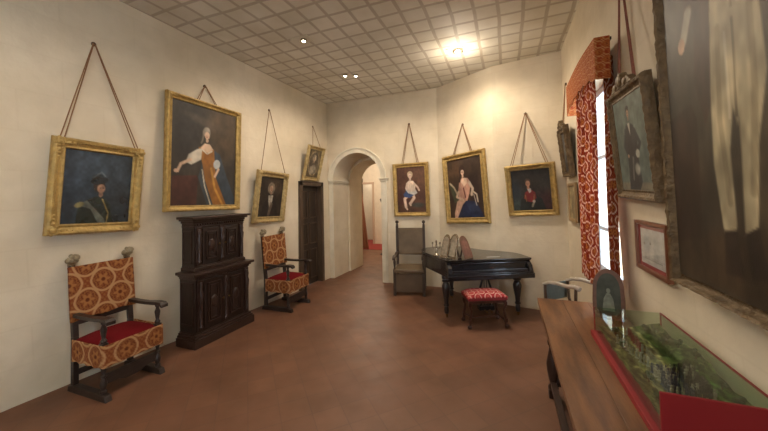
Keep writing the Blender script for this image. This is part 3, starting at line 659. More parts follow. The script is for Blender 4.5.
# ------------------------------------------------------------------ damask pattern
def damask(X, Z, a=.235, b=.29, r=.088, pal=((122, 66, 38), (152, 102, 58), (180, 142, 100), (92, 46, 28)), ph=(0, 0)):
    X = X+ph[0]; Z = Z+ph[1]
    def near(ox, oz):
        x = (X+ox) % a-a/2; z = (Z+oz) % b-b/2; return x, z
    x1, z1 = near(0, 0); x2, z2 = near(a/2, b/2)
    d1 = np.hypot(x1, z1*.80)+.16*np.abs(z1); d2 = np.hypot(x2, z2*.80)+.16*np.abs(z2)
    use = d1 < d2; d = np.where(use, d1, d2); x = np.where(use, x1, x2); z = np.where(use, z1, z2)
    th = np.arctan2(z, x)
    g, gold, cream, dark = [np.array(c, float) for c in pal]
    out = np.ones(X.shape+(3,))*g
    def mix(k, c):
        nonlocal out; k = np.clip(k, 0, 1)[..., None]; out = out*(1-k)+c*k
    q_ = 17/r; mix((d > r*1.15)*(np.sin(X*q_)*np.sin(Z*q_*.8) > .1)*.6, gold)
    mix(np.clip((r*.92-d)/.008, 0, 1), dark*.5+g*.5); q_ = 17/r; mix((d < r*.9)*(np.sin(X*q_*1.3+Z*90)*np.sin(Z*q_-X*60) > .1)*.55, gold)
    mix(np.clip((.11*r-np.abs(d-r))/(.05*r)+.3, 0, 1)*.9, cream)
    fl = r*.50*(1+.28*np.cos(6*th)); mix(np.clip((fl-d)/.010+.3, 0, 1), gold)
    mix(np.clip((r*.20-d)/.006, 0, 1), dark)
    mix(np.clip((.006-np.abs(d-r*.72*(1+.1*np.cos(8*th))))/.004, 0, 1)*.6, gold)
    return out
VELVET = vmat('damask', .85, .15, bump=.3, bscale=160)
RED = mat('red_velvet', (128, 26, 26), .9, noise=.2, nscale=12, spec=.15)
WOOD = mat('dark_chair_wood', (46, 36, 32), .4, noise=.3, nscale=9, stretch=(2, 2, 8), bump=.1)
FIN = mat('carved_finial', (138, 124, 98), .5, noise=.35, nscale=40, bump=.6, bscale=90)
LEG_PROF = [(.020, 0), (.026, .01), (.026, .04), (.016, .05), (.024, .08), (.028, .12), (.022, .17), (.015, .20), (.024, .215), (.024, .235), (.014, .25), (.018, .30), (.026, .36), (.016, .40), (.025, .42), (.025, .44)]

def armchair(label):
    """front towards +x, origin on the floor below the seat centre"""
    W, D_ = .52, .48; hw, hd = W/2, D_/2
    r = empty('carved_armchair', label=label, cat='chair')
    for e in (-1, 1):
        y = e*(hw-.025)
        mb = MB(); mb.prism([(-hd-.04, 0), (-hd-.03, .05), (-hd+.06, .065), (hd-.06, .065), (hd+.03, .05), (hd+.05, 0)], y-.028, y+.028, 'xz'); mb.build('sled_foot', WOOD, r, bevel=.006)
        # rear post, square, leaning back slightly above the seat
        mb = MB()
        mb.hexa([(-hd, y-.022, .06), (-hd+.045, y-.022, .06), (-hd+.045, y+.022, .06), (-hd, y+.022, .06), (-hd, y-.022, .5), (-hd+.045, y-.022, .5), (-hd+.045, y+.022, .5), (-hd, y+.022, .5)])
        mb.hexa([(-hd, y-.022, .5), (-hd+.045, y-.022, .5), (-hd+.045, y+.022, .5), (-hd, y+.022, .5), (-hd-.06, y-.022, 1.17), (-hd-.02, y-.022, 1.17), (-hd-.02, y+.022, 1.17), (-hd-.06, y+.022, 1.17)])
        p = mb.build('rear_post', WOOD, r, bevel=.004)
        mb = MB(); mb.ball((-hd-.035, y, 1.205), .044, 12, (1, 1.15, .85)); mb.ball((-hd-.01, y+.012, 1.235), .034, 10, (1.1, 1.2, 1)); mb.ball((-hd+.005, y+.02, 1.21), .018, 8); mb.ball((-hd+.005, y-.02, 1.21), .018, 8)
        mb.lathe([(.022, 0), (.03, .012), (.022, .03)], (-hd-.04, y, 1.155)); mb.ball((-hd-.045, y, 1.25), .02, 8)
        mb.build('finial', FIN, p, smooth=True)
        # turned front post carrying the arm
        mb = MB(); mb.lathe([(q, .06+z*.68) for q, z in LEG_PROF], (hd-.03, y, 0)); mb.box(hd-.055, hd-.005, y-.025, y+.025, .355, .50)
        mb.lathe([(.022, 0), (.026, .02), (.014, .04), (.02, .08), (.026, .12), (.014, .16), (.022, .18), (.022, .20)], (hd-.03, y, .50))
        mb.build('front_leg', WOOD, r, smooth=True)
        mb = MB(); pts = [(-hd+.02, y, .705), (-hd+.15, y, .700), (hd-.18, y, .70), (hd-.02, y, .712), (hd+.05, y, .708), (hd+.075, y, .690)]
        for a, b_ in zip(pts[:-1], pts[1:]):
            k0 = .026 if a[0] < hd-.1 else .036; k1 = .026 if b_[0] < hd-.1 else .036
            mb.hexa([(a[0], y-k0, a[2]-.016), (b_[0], y-k1, b_[2]-.016), (b_[0], y+k1, b_[2]-.016), (a[0], y+k0, a[2]-.016), (a[0], y-k0, a[2]+.014), (b_[0], y-k1, b_[2]+.014), (b_[0], y+k1, b_[2]+.014), (a[0], y+k0, a[2]+.014)])
        mb.build('armrest', WOOD, r)
    mb = MB(); mb.box(hd-.05, hd-.02, -hw+.03, hw-.03, .13, .22); mb.prism([(-.12, .13), (-.06, .10), (.06, .10), (.12, .13)], hd-.045, hd-.025, 'yz'); mb.build('stretcher', WOOD, r, bevel=.004)
    MB().box(-hd+.01, -hd+.035, -hw+.04, hw-.04, .14, .19).build('stretcher', WOOD, r, bevel=.004)
    MB().box(-hd-.02, -hd+.015, -hw+.04, hw-.04, .60, .66).build('back_rail', WOOD, r, bevel=.004)
    MB().box(-hd+.02, hd-.02, -hw+.035, hw-.035, .40, .465).build('seat_frame', WOOD, r)
    # velvet seat
    cgrid('seat', 20, 20, lambda u, v: ((u-.5)*(D_-.02), (v-.5)*(W-.02), .468+.05*np.clip(1-(2*u-1)**4, 0, 1)*np.clip(1-(2*v-1)**4, 0, 1)),
          lambda u, v: np.ones(u.shape+(3,))*np.array((104, 22, 26.)), vmat('red_velvet_pile', .95, .1, bump=.3), r, solid=.006)
    # damask valance round front and both sides
    per = W+2*D_*.92
    def vp(u, v):
        s = u*per; x = np.where(s < D_*.92, -hd+.04+s, np.where(s < D_*.92+W, hd, hd-(s-D_*.92-W))); y = np.where(s < D_*.92, -hw, np.where(s < D_*.92+W, -hw+(s-D_*.92), hw))
        wv = .004*np.sin(s*60)*v
        z = .487-v*(.195+.004*np.cos(s*2*pi/.1175))
        return x+np.where((s > D_*.92) & (s < D_*.92+W), wv+.012, 0), y+np.where(s < D_*.92, -wv-.004, np.where(s > D_*.92+W, wv+.004, 0)), z
    cgrid('valance', 150, 22, vp, lambda u, v: damask(u*per, v*.195, .27, .35, .098, ph=(.05, .075)), VELVET, r, solid=.006)
    # damask back, slung between posts
    def bp_(front):
        def f(u, v):
            z = 1.15-v*.50; y = (u-.5)*(W+.03); x = -hd-.055+(1.17-z)*.09+.028+front*.016*(1-(2*u-1)**2)-.012
            return x+.03, y, z-.012*np.cos((u-.5)*2*pi/.5)*v*v*.6
        return f
    cgrid('backrest', 90, 84, bp_(-1), lambda u, v: damask(u*(W+.03), v*.50, .28, .34, .104, ph=(.14-.275, .0)), VELVET, r, solid=.02)
    return r
c1 = armchair('nearest armchair on the left wall, patterned damask back and red velvet seat with carved finials'); c1.location = (-3.60, 1.96, 0); c1.rotation_euler = (0, 0, radians(1))
c2 = copy_tree(c1); c2['label'] = 'further damask armchair with red seat, between the dark cupboard and the dark door'; c2.location = (-3.42, 4.27, 0); c2.rotation_euler = (0, 0, radians(1))
for c in (c1, c2): c['group'] = 'pair of damask armchairs on the left wall'

# ------------------------------------------------------------------ two-stage cupboard
def cupboard():
    r = empty('carved_cupboard', (-3.69, 3.12, 0), 0, 'dark carved two-tier wooden cupboard standing below the big portrait of a lady', 'cupboard')
    CW = mat('cupboard_wood', (40, 28, 24), .36, noise=.35, nscale=6, stretch=(3, 3, 1), bump=.15)
    CW2 = mat('cupboard_mouldings', (52, 36, 30), .32, noise=.3, nscale=8, bump=.2)
    hy = .46
    x0 = -.085
    MB().box(x0, .19, -hy+.05, hy-.05, .10, .84).build('lower_body', CW, r, bevel=.004)
    mb = MB()
    for z0, z1, e in ((0, .10, .055), (.10, .125, .04), (.125, .15, .025), (.15, .165, .01)): mb.box(x0, .19+e, -hy+.05-e, hy-.05+e, z0, z1)
    mb.build('plinth', CW2, r, bevel=.006)
    mb = MB()
    for z0, z1, e in ((.80, .825, .012), (.825, .85, .03), (.85, .885, .06)): mb.box(x0, .19+e, -hy+.05-e, hy-.05+e, z0, z1)
    mb.build('middle_cornice', CW2, r, bevel=.006)
    uh = hy-.08
    MB().box(x0, .13, -uh, uh, .885, 1.50).build('upper_body', CW, r, bevel=.004)
    mb = MB()
    for z0, z1, e in ((.885, .93, .02), (.93, .945, .008)): mb.box(x0, .13+e, -uh-e, uh+e, z0, z1)
    mb.build('upper_base_moulding', CW2, r, bevel=.006); mb = MB()
    for z0, z1, e in ((1.42, 1.44, .008), (1.44, 1.47, .004), (1.47, 1.50, .02), (1.50, 1.525, .045), (1.525, 1.555, .075)): mb.box(x0, .13+e, -uh-e, uh+e, z0, z1)
    mb.build('top_cornice', CW2, r, bevel=.006)
    mb = MB()
    for k in range(22):   # dentils under the cornice
        y = -uh+.01+k*(2*uh-.02)/21; mb.box(.13, .155, y-.009, y+.009, 1.445, 1.468)
    mb.build('dentils', CW2, r)
    for (zz0, zz1, xf, w_) in ((.20, .78, .19, hy-.05), (.97, 1.41, .13, uh)):
        for sgn in (-1, 1):
            a, b_ = sorted((sgn*.028, sgn*(w_-.10)))
            d = MB().box(xf, xf+.018, a, b_, zz0, zz1).build('cupboard_door', CW, r, bevel=.003)
            mb = MB(); m_ = .045
            for q, t in ((m_, .016), (m_+.035, .01)):
                aa, bb, c_, dd = a+q, b_-q, zz0+q, zz1-q; mb.box(xf+.018, xf+.018+t, aa, bb, c_, c_+.014); mb.box(xf+.018, xf+.018+t, aa, bb, dd-.014, dd)
                mb.box(xf+.018, xf+.018+t, aa, aa+.014, c_, dd); mb.box(xf+.018, xf+.018+t, bb-.014, bb, c_, dd)
            mb.ball((xf+.022, (a+b_)/2, (zz0+zz1)/2), .05, 12, (.35, 1, 1.5)); mb.build('door_carving', CW2, d, bevel=.003)
            MB().ball((xf+.036, sgn*.045, (zz0+zz1)/2), .011, 10).build('knob', mat('dull_brass', (120, 96, 56), .4, metal=.9), d, smooth=True)
        for yp in (-w_+.05, 0, w_-.05):   # pilasters: carved herms
            mb = MB(); mb.box(xf, xf+.022, yp-.032, yp+.032, zz0-.02, zz1+.01)
            mb.lathe([(.010, 0), (.022, .03), (.014, .05), (.020, (zz1-zz0)*.5), (.030, (zz1-zz0)*.72), (.018, (zz1-zz0)*.80), (.026, (zz1-zz0)*.88), (.016, (zz1-zz0)*.97)], (xf+.026, yp, zz0), 12)
            mb.build('pilaster', CW2, r, smooth=True)
    for z0, z1 in ((.24, .76), (.98, 1.38)):
        for e in (-1, 1):
            yy = e*(hy-.05) if z1 < .8 else e*uh; x1 = .15 if z1 < .8 else .09
            mb = MB(); t = .008*e
            for a, b_, c_, dd in ((-.07, x1, z0, z0+.02), (-.07, x1, z1-.02, z1), (-.07, -.05, z0, z1), (x1-.02, x1, z0, z1)):
                mb.box(a, b_, min(yy, yy+t), max(yy, yy+t), c_, dd)
            mb.build('side_panel_moulding', CW2, r)
cupboard()

# ------------------------------------------------------------------ leather armchair at the arch
def leather_chair():
    r = empty('leather_armchair', (-1.70, 5.60, 0), radians(12), 'tall brown leather armchair with ball finials, between the arch and the piano', 'chair')
    LTH = mat('brown_leather', (104, 88, 68), .5, noise=.2, nscale=7, bump=.2, bscale=80)
    LW_ = mat('brown_chair_wood', (60, 46, 36), .4, noise=.25, nscale=8)
    hw, hd = .255, .26
    for e in (-1, 1):
        x = e*hw
        p = MB().box(x-.025, x+.025, hd-.05, hd, 0, 1.20).build('rear_post', LW_, r, bevel=.005)
        mb = MB(); mb.lathe([(.018, 0), (.028, .012), (.016, .025), (.012, .035)], (x, hd-.025, 1.20)); mb.ball((x, hd-.025, 1.262), .034, 14); mb.build('finial', LW_, p, smooth=True)
        mb = MB(); mb.box(x-.025, x+.025, -hd, -hd+.05, 0, .46); mb.lathe([(.024, 0), (.014, .03), (.022, .09), (.026, .13), (.014, .18), (.022, .20)], (x, -hd+.025, .46)); mb.build('front_leg', LW_, r, smooth=True)
        mb = MB()
        pts = [(hd-.05, .69), (.1, .685), (-.05, .67), (-hd+.05, .685), (-hd-.03, .68), (-hd-.065, .655)]
        for a, b_ in zip(pts[:-1], pts[1:]):
            mb.hexa([(x-.028, a[0], a[1]-.018), (x+.028, a[0], a[1]-.018), (x+.028, b_[0], b_[1]-.018), (x-.028, b_[0], b_[1]-.018), (x-.028, a[0], a[1]+.015), (x+.028, a[0], a[1]+.015), (x+.028, b_[0], b_[1]+.015), (x-.028, b_[0], b_[1]+.015)])
        mb.build('armrest', LW_, r)
        MB().box(x-.012, x+.012, -hd+.05, hd-.05, .06, .12).build('side_stretcher', LW_, r, bevel=.003)
    mb = MB(); mb.box(-hw+.02, hw-.02, hd-.04, hd-.015, .64, 1.15); b = mb.build('backrest', LTH, r, bevel=.012, seg=3)
    mb = MB()
    for i in range(12):
        for z in (.67, 1.12): mb.ball((-hw+.05+i*(2*hw-.1)/11, hd-.042, z), .008, 6)
    mb.build('brass_nails', mat('dull_brass', (120, 96, 56), .4, metal=.9), b)
    MB().box(-hw-.01, hw+.01, -hd-.01, hd-.05, .40, .465).build('seat', LTH, r, bevel=.018, seg=3)
    MB().box(-hw+.02, hw-.02, -hd+.01, -hd+.035, .06, .39).build('front_panel', mat('panel_leather', (92, 76, 58), .5, noise=.2, nscale=7), r, bevel=.01)
    MB().box(-hw+.02, hw-.02, hd-.04, hd-.015, .10, .16).build('stretcher', LW_, r, bevel=.003)
leather_chair()

# ------------------------------------------------------------------ grand piano
def piano():
    r = empty('grand_piano', (-.80, 4.40, 0), radians(26.0), 'small black grand piano with closed lid and turned legs at the back wall', 'piano')
    PB = mat('black_lacquer', (30, 30, 36), .24, coat=.4)
    PB2 = mat('black_lacquer_worn', (36, 33, 36), .3, coat=.3)
    LX = 1.20
    out = [(0, 0), (LX, 0), (LX, .30), (1.15, .44), (1.04, .56), (.90, .66), (.78, .78), (.70, .92), (.64, 1.06), (.54, 1.17), (.40, 1.21), (.14, 1.21), (-.04, 1.14), (-.14, 1.00), (-.17, .84)]
    def sc(e, o=out):
        cx, cy = .55, .5; return [(cx+(x-cx)*(1+e/abs(.6)), cy+(y-cy)*(1+e/.55)) for x, y in o]
    MB().prism([(x, y) if y > .01 else (x, .07) for x, y in out], .60, .815).build('case', PB, r, bevel=.006)
    lid = MB().prism(sc(.015), .828, .850).build('lid', PB, r, bevel=.006, seg=3)
    MB().prism(sc(.006), .815, .828).build('lid_moulding', PB2, r)
    # keyboard front: fallboard, key slip and cheek blocks in stepped mouldings
    mb = MB(); mb.box(.06, LX-.06, -.005, .07, .70, .80); mb.tube([(.06, .0, .795), (LX-.06, .0, .795)], .014, 12); mb.build('fallboard', PB, r, smooth=True)
    mb = MB(); mb.box(-.015, LX+.015, -.09, .07, .585, .655); mb.box(-.008, LX+.008, -.075, .07, .655, .675); mb.tube([(-.01, -.088, .64), (LX+.01, -.088, .64)], .01, 10); mb.build('key_bed', PB, r, bevel=.005)
    mb = MB(); mb.box(.06, LX-.06, -.055, .03, .675, .705); mb.build('key_slip', PB2, r, bevel=.004)
    for x in (-.005, LX-.055): MB().prism([(-.075, .675), (-.05, .75), (.02, .812), (.07, .812), (.07, .675)], x, x+.06, 'yz').build('cheek_block', PB, r, bevel=.005)
    LP = [(.016, .05), (.030, .06), (.036, .10), (.030, .14), (.026, .155), (.040, .165), (.040, .18), (.030, .19), (.034, .25), (.048, .33), (.058, .40), (.060, .44), (.046, .48), (.036, .50), (.056, .51), (.056, .53), (.040, .54), (.060, .555), (.060, .60)]
    for x, y in ((.03, .20), (LX-.13, .14), (.34, .98)):
        l = MB().lathe(LP, (x, y, 0), 16).build('leg', PB2, r, smooth=True)
        mb = MB(); mb.box(x-.014, x+.014, y-.012, y+.012, .03, .055); mb.M = Matrix.Translation((x, y, .022)) @ Matrix.Rotation(pi/2, 4, 'Y'); mb.lathe([(.022, -.008), (.022, .008)], (0, 0, 0), 14); mb.build('caster', mat('caster_brass', (130, 100, 56), .4, metal=.9), l)
    ly = empty('pedal_lyre', (.60, .16, 0)); ly.parent = r
    mb = MB()
    for e in (-1, 1):
        mb.tube([(e*.05, 0, .60), (e*.045, 0, .52), (e*.075, 0, .42), (e*.09, 0, .32), (e*.06, 0, .22), (e*.075, 0, .15)], [.012, .014, .016, .016, .014, .016], 10)
    for x in (-.018, .018): mb.tube([(x, 0, .15), (x, 0, .60)], .005, 8)
    mb.box(-.11, .11, -.045, .045, .10, .155); mb.ball((0, 0, .33), .035, 10, (1, .4, 1.4)); mb.build('lyre_frame', PB2, ly, smooth=True)
    for x in (-.035, .035): MB().box(x-.013, x+.013, -.13, -.04, .095, .108).build('pedal', mat('pedal_brass', (150, 118, 66), .3, metal=1), ly, bevel=.004)
    mb = MB()
    for i in range(14): mb.box(.62+i*.014, .632+i*.014, .12, .14, .8505, .8535)
    mb.build('inlay', mat('ivory_inlay', (206, 200, 184), .4), lid)
    return r
PI = piano()
Mp = Matrix.Translation((-.80, 4.40, 0)) @ Matrix.Rotation(radians(26), 4, 'Z')
def on_piano(x, y): v = Mp @ Vector((x, y, .8545)); return v
SIL = mat('tarnished_silver', (176, 168, 154), .25, metal=.9, noise=.25, nscale=30)
def photo_frame(lx, ly_, rz, h_, w_, lean, label, m, front, arched=True, strut=True):
    p = on_piano(lx, ly_); r = empty('photo_frame', p, rz, label, 'photo frame')
    M = Matrix.Rotation(lean, 4, 'X')
    arc = [(-w_/2, 0), (w_/2, 0), (w_/2, h_*.62)]+[(w_/2*cos(t), h_*.62+h_*.38*sin(t)) for t in [pi*k/10 for k in range(1, 10)]]+[(-w_/2, h_*.62)]
    if not arched: arc = [(-w_/2, 0), (w_/2, 0), (w_/2, h_), (-w_/2, h_)]
    mb = MB(); mb.M = M; mb.prism(arc, -.008, .008, 'xz'); f = mb.build('frame', m, r, bevel=.003)
    mb = MB(); mb.M = M; a2 = [((x)*.78, h_*.47+(z-h_*.47)*.80) for x, z in arc]; mb.prism(a2, -.0105, -.0075, 'xz'); mb.build('picture', front, r)
    if strut:
        t = M @ Vector((0, .008, h_*.7)); mb = MB(); mb.hexa([(-.012, t.y, t.z), (.012, t.y, t.z), (.012, t.y+.004, t.z), (-.012, t.y+.004, t.z), (-.02, h_*.42, 0), (.02, h_*.42, 0), (.02, h_*.42+.004, 0), (-.02, h_*.42+.004, 0)])
        mb.build('strut', mat('strut_brown', (70, 48, 36), .6), r)
    return r
PH = mat('faded_photo', (150, 140, 124), .4, noise=.35, nscale=25)
PHR = mat('reddish_picture', (126, 84, 70), .4, noise=.4, nscale=22)
photo_frame(.01, .20, radians(26-66), .34, .16, radians(-14), 'silver arched photo frame seen edge-on, beside the candelabrum on the piano', SIL, PH)
photo_frame(.085, .09, radians(26-64), .36, .17, radians(-16), 'tallest silver photo frame on the piano lid, overlapping the edge-on one', SIL, PH)
photo_frame(.34, .07, radians(26+40), .33, .21, radians(-20), 'reddish photo frame with splayed strut, standing alone nearest the middle of the piano lid', mat('copper_frame', (128, 96, 78), .35, metal=.6), PHR, arched=True)
def candelabrum():
    p = on_piano(-.055, .37); r = empty('candelabrum', p, .3, 'small glittering silver candelabrum on the left end of the piano lid', 'candelabrum')
    MB().lathe([(.05, 0), (.052, .008), (.03, .02), (.012, .04), (.018, .07), (.010, .10), (.014, .15), (.010, .19), (.016, .2)], n=16).build('stem', SIL, r, smooth=True)
    for e in (-1, 1):
        a = MB().tube([(0, 0, .12), (e*.03, 0, .10), (e*.055, 0, .125), (e*.055, 0, .17)], .006, 8).build('arm', SIL, r, smooth=True)
        MB().lathe([(.008, 0), (.018, .008), (.012, .012), (.012, .03), (.016, .032)], (e*.055, 0, .17), 12).build('candle_cup', SIL, a, smooth=True)
    MB().lathe([(.01, 0), (.02, .01), (.012, .014), (.012, .036)], (0, 0, .2), 12).build('candle_cup', SIL, r, smooth=True)
candelabrum()

# ------------------------------------------------------------------ stool
def stool():
    r = empty('upholstered_stool', (-.335, 4.50, 0), radians(24), 'low wooden stool with red and white floral seat, in front of the piano', 'stool')
    SW = mat('stool_wood', (66, 36, 26), .35, noise=.3, nscale=10); hw, hd = .255, .155
    def sc(u, v):
        X, Z = u*.52, v*.36; o = np.ones(u.shape+(3,))*np.array((150, 34, 40.))
        d = damask(X, Z, .13, .17, .042, pal=((144, 30, 38), (176, 78, 70), (222, 196, 176), (120, 24, 32))); return d
    cgrid('seat_cushion', 70, 50, lambda u, v: ((u-.5)*.53, (v-.5)*.34, .405+.055*np.clip(1-(2*u-1)**6, 0, 1)*np.clip(1-(2*v-1)**6, 0, 1)), sc, VELVET, r, solid=.006)
    mb = MB(); mb.box(-.262, .262, -.168, .168, .365, .408); mb.build('seat_border', mat('red_border', (126, 34, 36), .8), r, bevel=.012, seg=3)
    MB().box(-.25, .25, -.155, .155, .33, .365).build('seat_rail', SW, r, bevel=.004)
    for ex in (-1, 1):
        for ey in (-1, 1):
            x, y = ex*hw*.93, ey*hd*.9
            mb = MB(); mb.box(x-.018, x+.018, y-.018, y+.018, .29, .34); mb.tube([(x, y, .29), (x-ex*.02, y, .24), (x-ex*.012, y, .17), (x, y, .12)], [.016, .014, .018, .016], 10); mb.box(x-.018, x+.018, y-.018, y+.018, .07, .12)
            mb.ball((x+ex*.01, y+ey*.004, .026), .026, 10, (1.2, 1.1, 1)); mb.tube([(x, y, .07), (x, y, .03)], .014, 8); mb.build('leg', SW, r, smooth=True)
    for ex in (-1, 1): MB().tube([(ex*hw*.93, -hd*.9, .095), (ex*hw*.80, -.05, .115), (ex*hw*.80, .05, .115), (ex*hw*.93, hd*.9, .095)], .012, 8).build('side_stretcher', SW, r, smooth=True)
    MB().tube([(-hw*.82, 0, .113), (-.08, 0, .10), (.08, 0, .10), (hw*.82, 0, .113)], .013, 8).build('stretcher', SW, r, smooth=True)
stool()

# ------------------------------------------------------------------ long table, right
OAK = mat('worn_oak', (138, 96, 62), .34, nscale=3.6, rgb2=(88, 58, 38), stretch=(5, .7, 1), bump=.12, bscale=30)
OAKD = mat('dark_oak', (52, 34, 26), .45, noise=.3, nscale=7)
def table():
    r = empty('long_table', (.54, 1.75, 0), 0, 'long dark oak refectory table along the right wall, carrying the glass display case', 'table')
    y0, y1 = 1.55, -1.6   # far and near ends relative to the base point
    mb = MB(); n = 3
    for i in range(n):
        a, b_ = -.305+i*.60/n, -.305+(i+1)*.60/n-.0008; mb.box(a, b_, y1, y1+3.13, .735, .78)
    mb.build('tabletop', OAK, r, bevel=.003)
    mb = MB(); mb.box(-.245, .235, y1+.16, y0-.16, .64, .735); mb.build('apron', OAKD, r)
    LP = [(.030, .0), (.040, .02), (.040, .09), (.024, .11), (.034, .15), (.046, .22), (.050, .28), (.034, .36), (.022, .42), (.036, .45), (.036, .47), (.022, .50), (.034, .56), (.040, .60), (.030, .64), (.036, .66)]
    for x in (-.215, .20):
        for y in (y0-.21, -.02, y1+.25):
            mb = MB(); mb.lathe(LP, (x, y, 0), 14); mb.box(x-.035, x+.035, y-.035, y+.035, .60, .735); mb.box(x-.038, x+.038, y-.038, y+.038, .0, .07); mb.build('leg', OAKD, r, smooth=True)
        MB().box(x-.022, x+.022, y1+.28, y0-.24, .09, .14).build('stretcher', OAKD, r, bevel=.004)
    for y in (y0-.21, y1+.25): MB().box(-.19, .18, y-.022, y+.022, .10, .15).build('cross_stretcher', OAKD, r, bevel=.004)
table()

# ------------------------------------------------------------------ display case
CX0, CX1, CY0, CY1, CZ0, CZ1 = .530, .900, 1.55, 2.55, .78, .967
REDP = mat('red_painted_case', (142, 22, 30), .5, noise=.08)
REDD = mat('red_case_panel', (128, 12, 22), .6)
r = empty('display_case', ((CX0+CX1)/2, (CY0+CY1)/2, CZ0+.001), 0, 'glass topped display case with red edges, holding a green battle diorama, on the oak table', 'display case')
ox, oy = (CX0+CX1)/2, (CY0+CY1)/2; hx, hy = (CX1-CX0)/2, (CY1-CY0)/2; hz = CZ1-CZ0
mb = MB(); mb.box(-hx-.022, hx, -hy, hy, 0, .012); t = .012
mb.box(-hx-.022, -hx+t, -hy, hy, .012, .030); mb.box(hx-t, hx, -hy, hy, .012, .030); mb.box(-hx+t, hx-t, hy-t, hy, .012, .030)
mb.build('tray', REDP, r, bevel=.002)
mb = MB(); t = .007
for sx in (-1, 1): mb.box(min(sx*hx, sx*(hx-t)), max(sx*hx, sx*(hx-t)), hy-t, hy, .03, hz)
mb.box(hx-t, hx, -hy, hy, hz-t, hz); mb.build('corner_strips', REDP, r)
MB().box(-hx, hx, -hy-.014, -hy, 0, hz+.004).build('end_panel', REDD, r, bevel=.003)
CG = glass_mat('case_glass', (.90, .96, .91), 1.5)
MB().box(-hx+.001, hx-.001, -hy+.001, hy-.001, hz-.003, hz).build('glass_top', CG, r)
MB().box(-hx+.001, -hx+.004, -hy, hy-.004, .03, hz-.004).build('glass_side', CG, r)
MB().box(hx-.004, hx-.001, -hy, hy-.004, .03, hz-.009).build('glass_side', CG, r)
MB().box(-hx+.006, hx-.006, hy-.004, hy-.001, .03, hz-.004).build('glass_end', CG, r)
def terr(u, v):   # u across 0..1 (left->right), v 0 far..1 near
    return .070+.105*np.clip(u-.45, 0, 1)**1.2*(1+.35*np.sin(v*11+u*3))+.008*np.sin(u*17+v*23)*np.sin(v*31)+.012*np.clip(.12-np.abs(u-.35-.1*np.sin(v*5)), 0, 1)
def terc(u, v):
    P = Painter(u.shape[1], u.shape[0], (92, 104, 62), 2.6, 21)
    P.ell(.75, .3, .35, .3, (76, 92, 56), soft=.8).ell(.3, .3, .25, .3, (120, 112, 76), soft=.9).ell(.4, .75, .4, .25, (108, 106, 72), soft=.9)
    P.line([(.55, 0), (.62, .3), (.50, .5), (.66, .75), (.60, 1)], .035, (176, 168, 124), .85).line([(.1, .2), (.3, .45), (.5, .5)], .02, (160, 152, 112), .8)
    P.poly([(.05, .05), (.3, .05), (.28, .2), (.05, .25)], (96, 84, 60)).ell(.85, .7, .15, .12, (70, 96, 52), soft=.7)
    return P.grain(.35, 22).a
cgrid('terrain', 46, 110, lambda u, v: ((u-.5)*2*(hx-.014), (.5-v)*2*(hy-.016), terr(u, v)), terc, vmat('diorama_turf', .95, .1, bump=.8, bscale=90), r)
# model soldiers and trees inside the case
SOL = [mat('tiny_blue_paint', (44, 52, 78), .6), mat('tiny_dark_paint', (46, 44, 44), .6), mat('tiny_grey_paint', (150, 146, 132), .6), mat('tiny_red_paint', (128, 40, 36), .6)]
base = []
for i, m in enumerate(SOL):
    mb = MB(); mb.lathe([(.006, 0), (.006, .0015), (.0022, .002)], n=8); mb.tube([(-.0016, 0, .001), (-.0014, 0, .012)], .0014, 6); mb.tube([(.0016, 0, .001), (.0014, 0, .012)], .0014, 6)
    mb.lathe([(.0026, .011), (.0036, .016), (.0038, .020), (.0014, .0225)], n=8); mb.ball((0, 0, .0245), .0021, 8); mb.lathe([(.0024, .0255), (.0022, .030)], n=8); mb.tube([(.004, 0, .012), (.0042, 0, .030)], .0006, 5)
    base.append(mb)
spots = []
for i in range(9):
    for j in range(9): spots.append((.30+.052*i, .60+.026*j, 0))
for j in range(10): spots.append((.12+.02*j, .28+.03*j, 1))
for j in range(9): spots.append((.40, .12+.03*j, 2))
protos = {}
for i, (u, v, k) in enumerate(spots):
    u += random.uniform(-.008, .008); v += random.uniform(-.004, .004)
    kk = (0 if u < .52 else 1) if k == 0 else (2 if k == 1 else 3)
    if random.random() < .2: kk = 2
    if kk not in protos: o = base[kk].build('model_soldier', SOL[kk]); protos[kk] = o
    else: o = protos[kk].copy(); COL.objects.link(o)
    z = float(terr(np.array(u), np.array(v)))
    o.location = (ox+(u-.5)*2*(hx-.014), oy+(.5-v)*2*(hy-.016), CZ0+.001+z-.0005); o.rotation_euler = (0, 0, random.uniform(-.3, .3)); o.scale = (1.6,)*3
    tag(o, 'tiny %s soldier in the ranks inside the glass display case' % ('blue-coated', 'black-coated', 'pale grey', 'red-coated')[kk], 'figurine', '%s model soldiers in the display case' % ('blue-coated', 'black-coated', 'pale grey', 'red-coated')[kk])
TG = mat('tiny_tree_green', (44, 66, 34), .9, noise=.4, nscale=200); TT = mat('tiny_trunk', (70, 52, 36), .9)
tr0 = None
for i, (u, v) in enumerate([(.82, .12), (.9, .2), (.78, .26), (.88, .36), (.93, .5), (.84, .6), (.92, .72), (.2, .12), (.12, .36), (.15, .7), (.1, .86), (.7, .08), (.88, .86)]):
    z = float(terr(np.array(u), np.array(v))); loc = (ox+(u-.5)*2*(hx-.02), oy+(.5-v)*2*(hy-.02), CZ0+z)
    if tr0 is None:
        tr0 = t_ = empty('model_tree', loc)
        mb = MB()
        for q in range(9): mb.ball((random.uniform(-.011, .011), random.uniform(-.011, .011), .026+random.uniform(-.006, .014)), random.uniform(.008, .012), 8)
        mb.build('crown', TG, t_, smooth=True); MB().tube([(0, 0, 0), (0, 0, .024)], [.003, .002], 6).build('trunk', TT, t_)
    else: t_ = copy_tree(tr0); t_.location = loc; t_.rotation_euler = (0, 0, i*1.3)
    tag(t_, 'tiny bushy model tree on the diorama inside the glass display case', 'model tree', 'model trees in the display case')

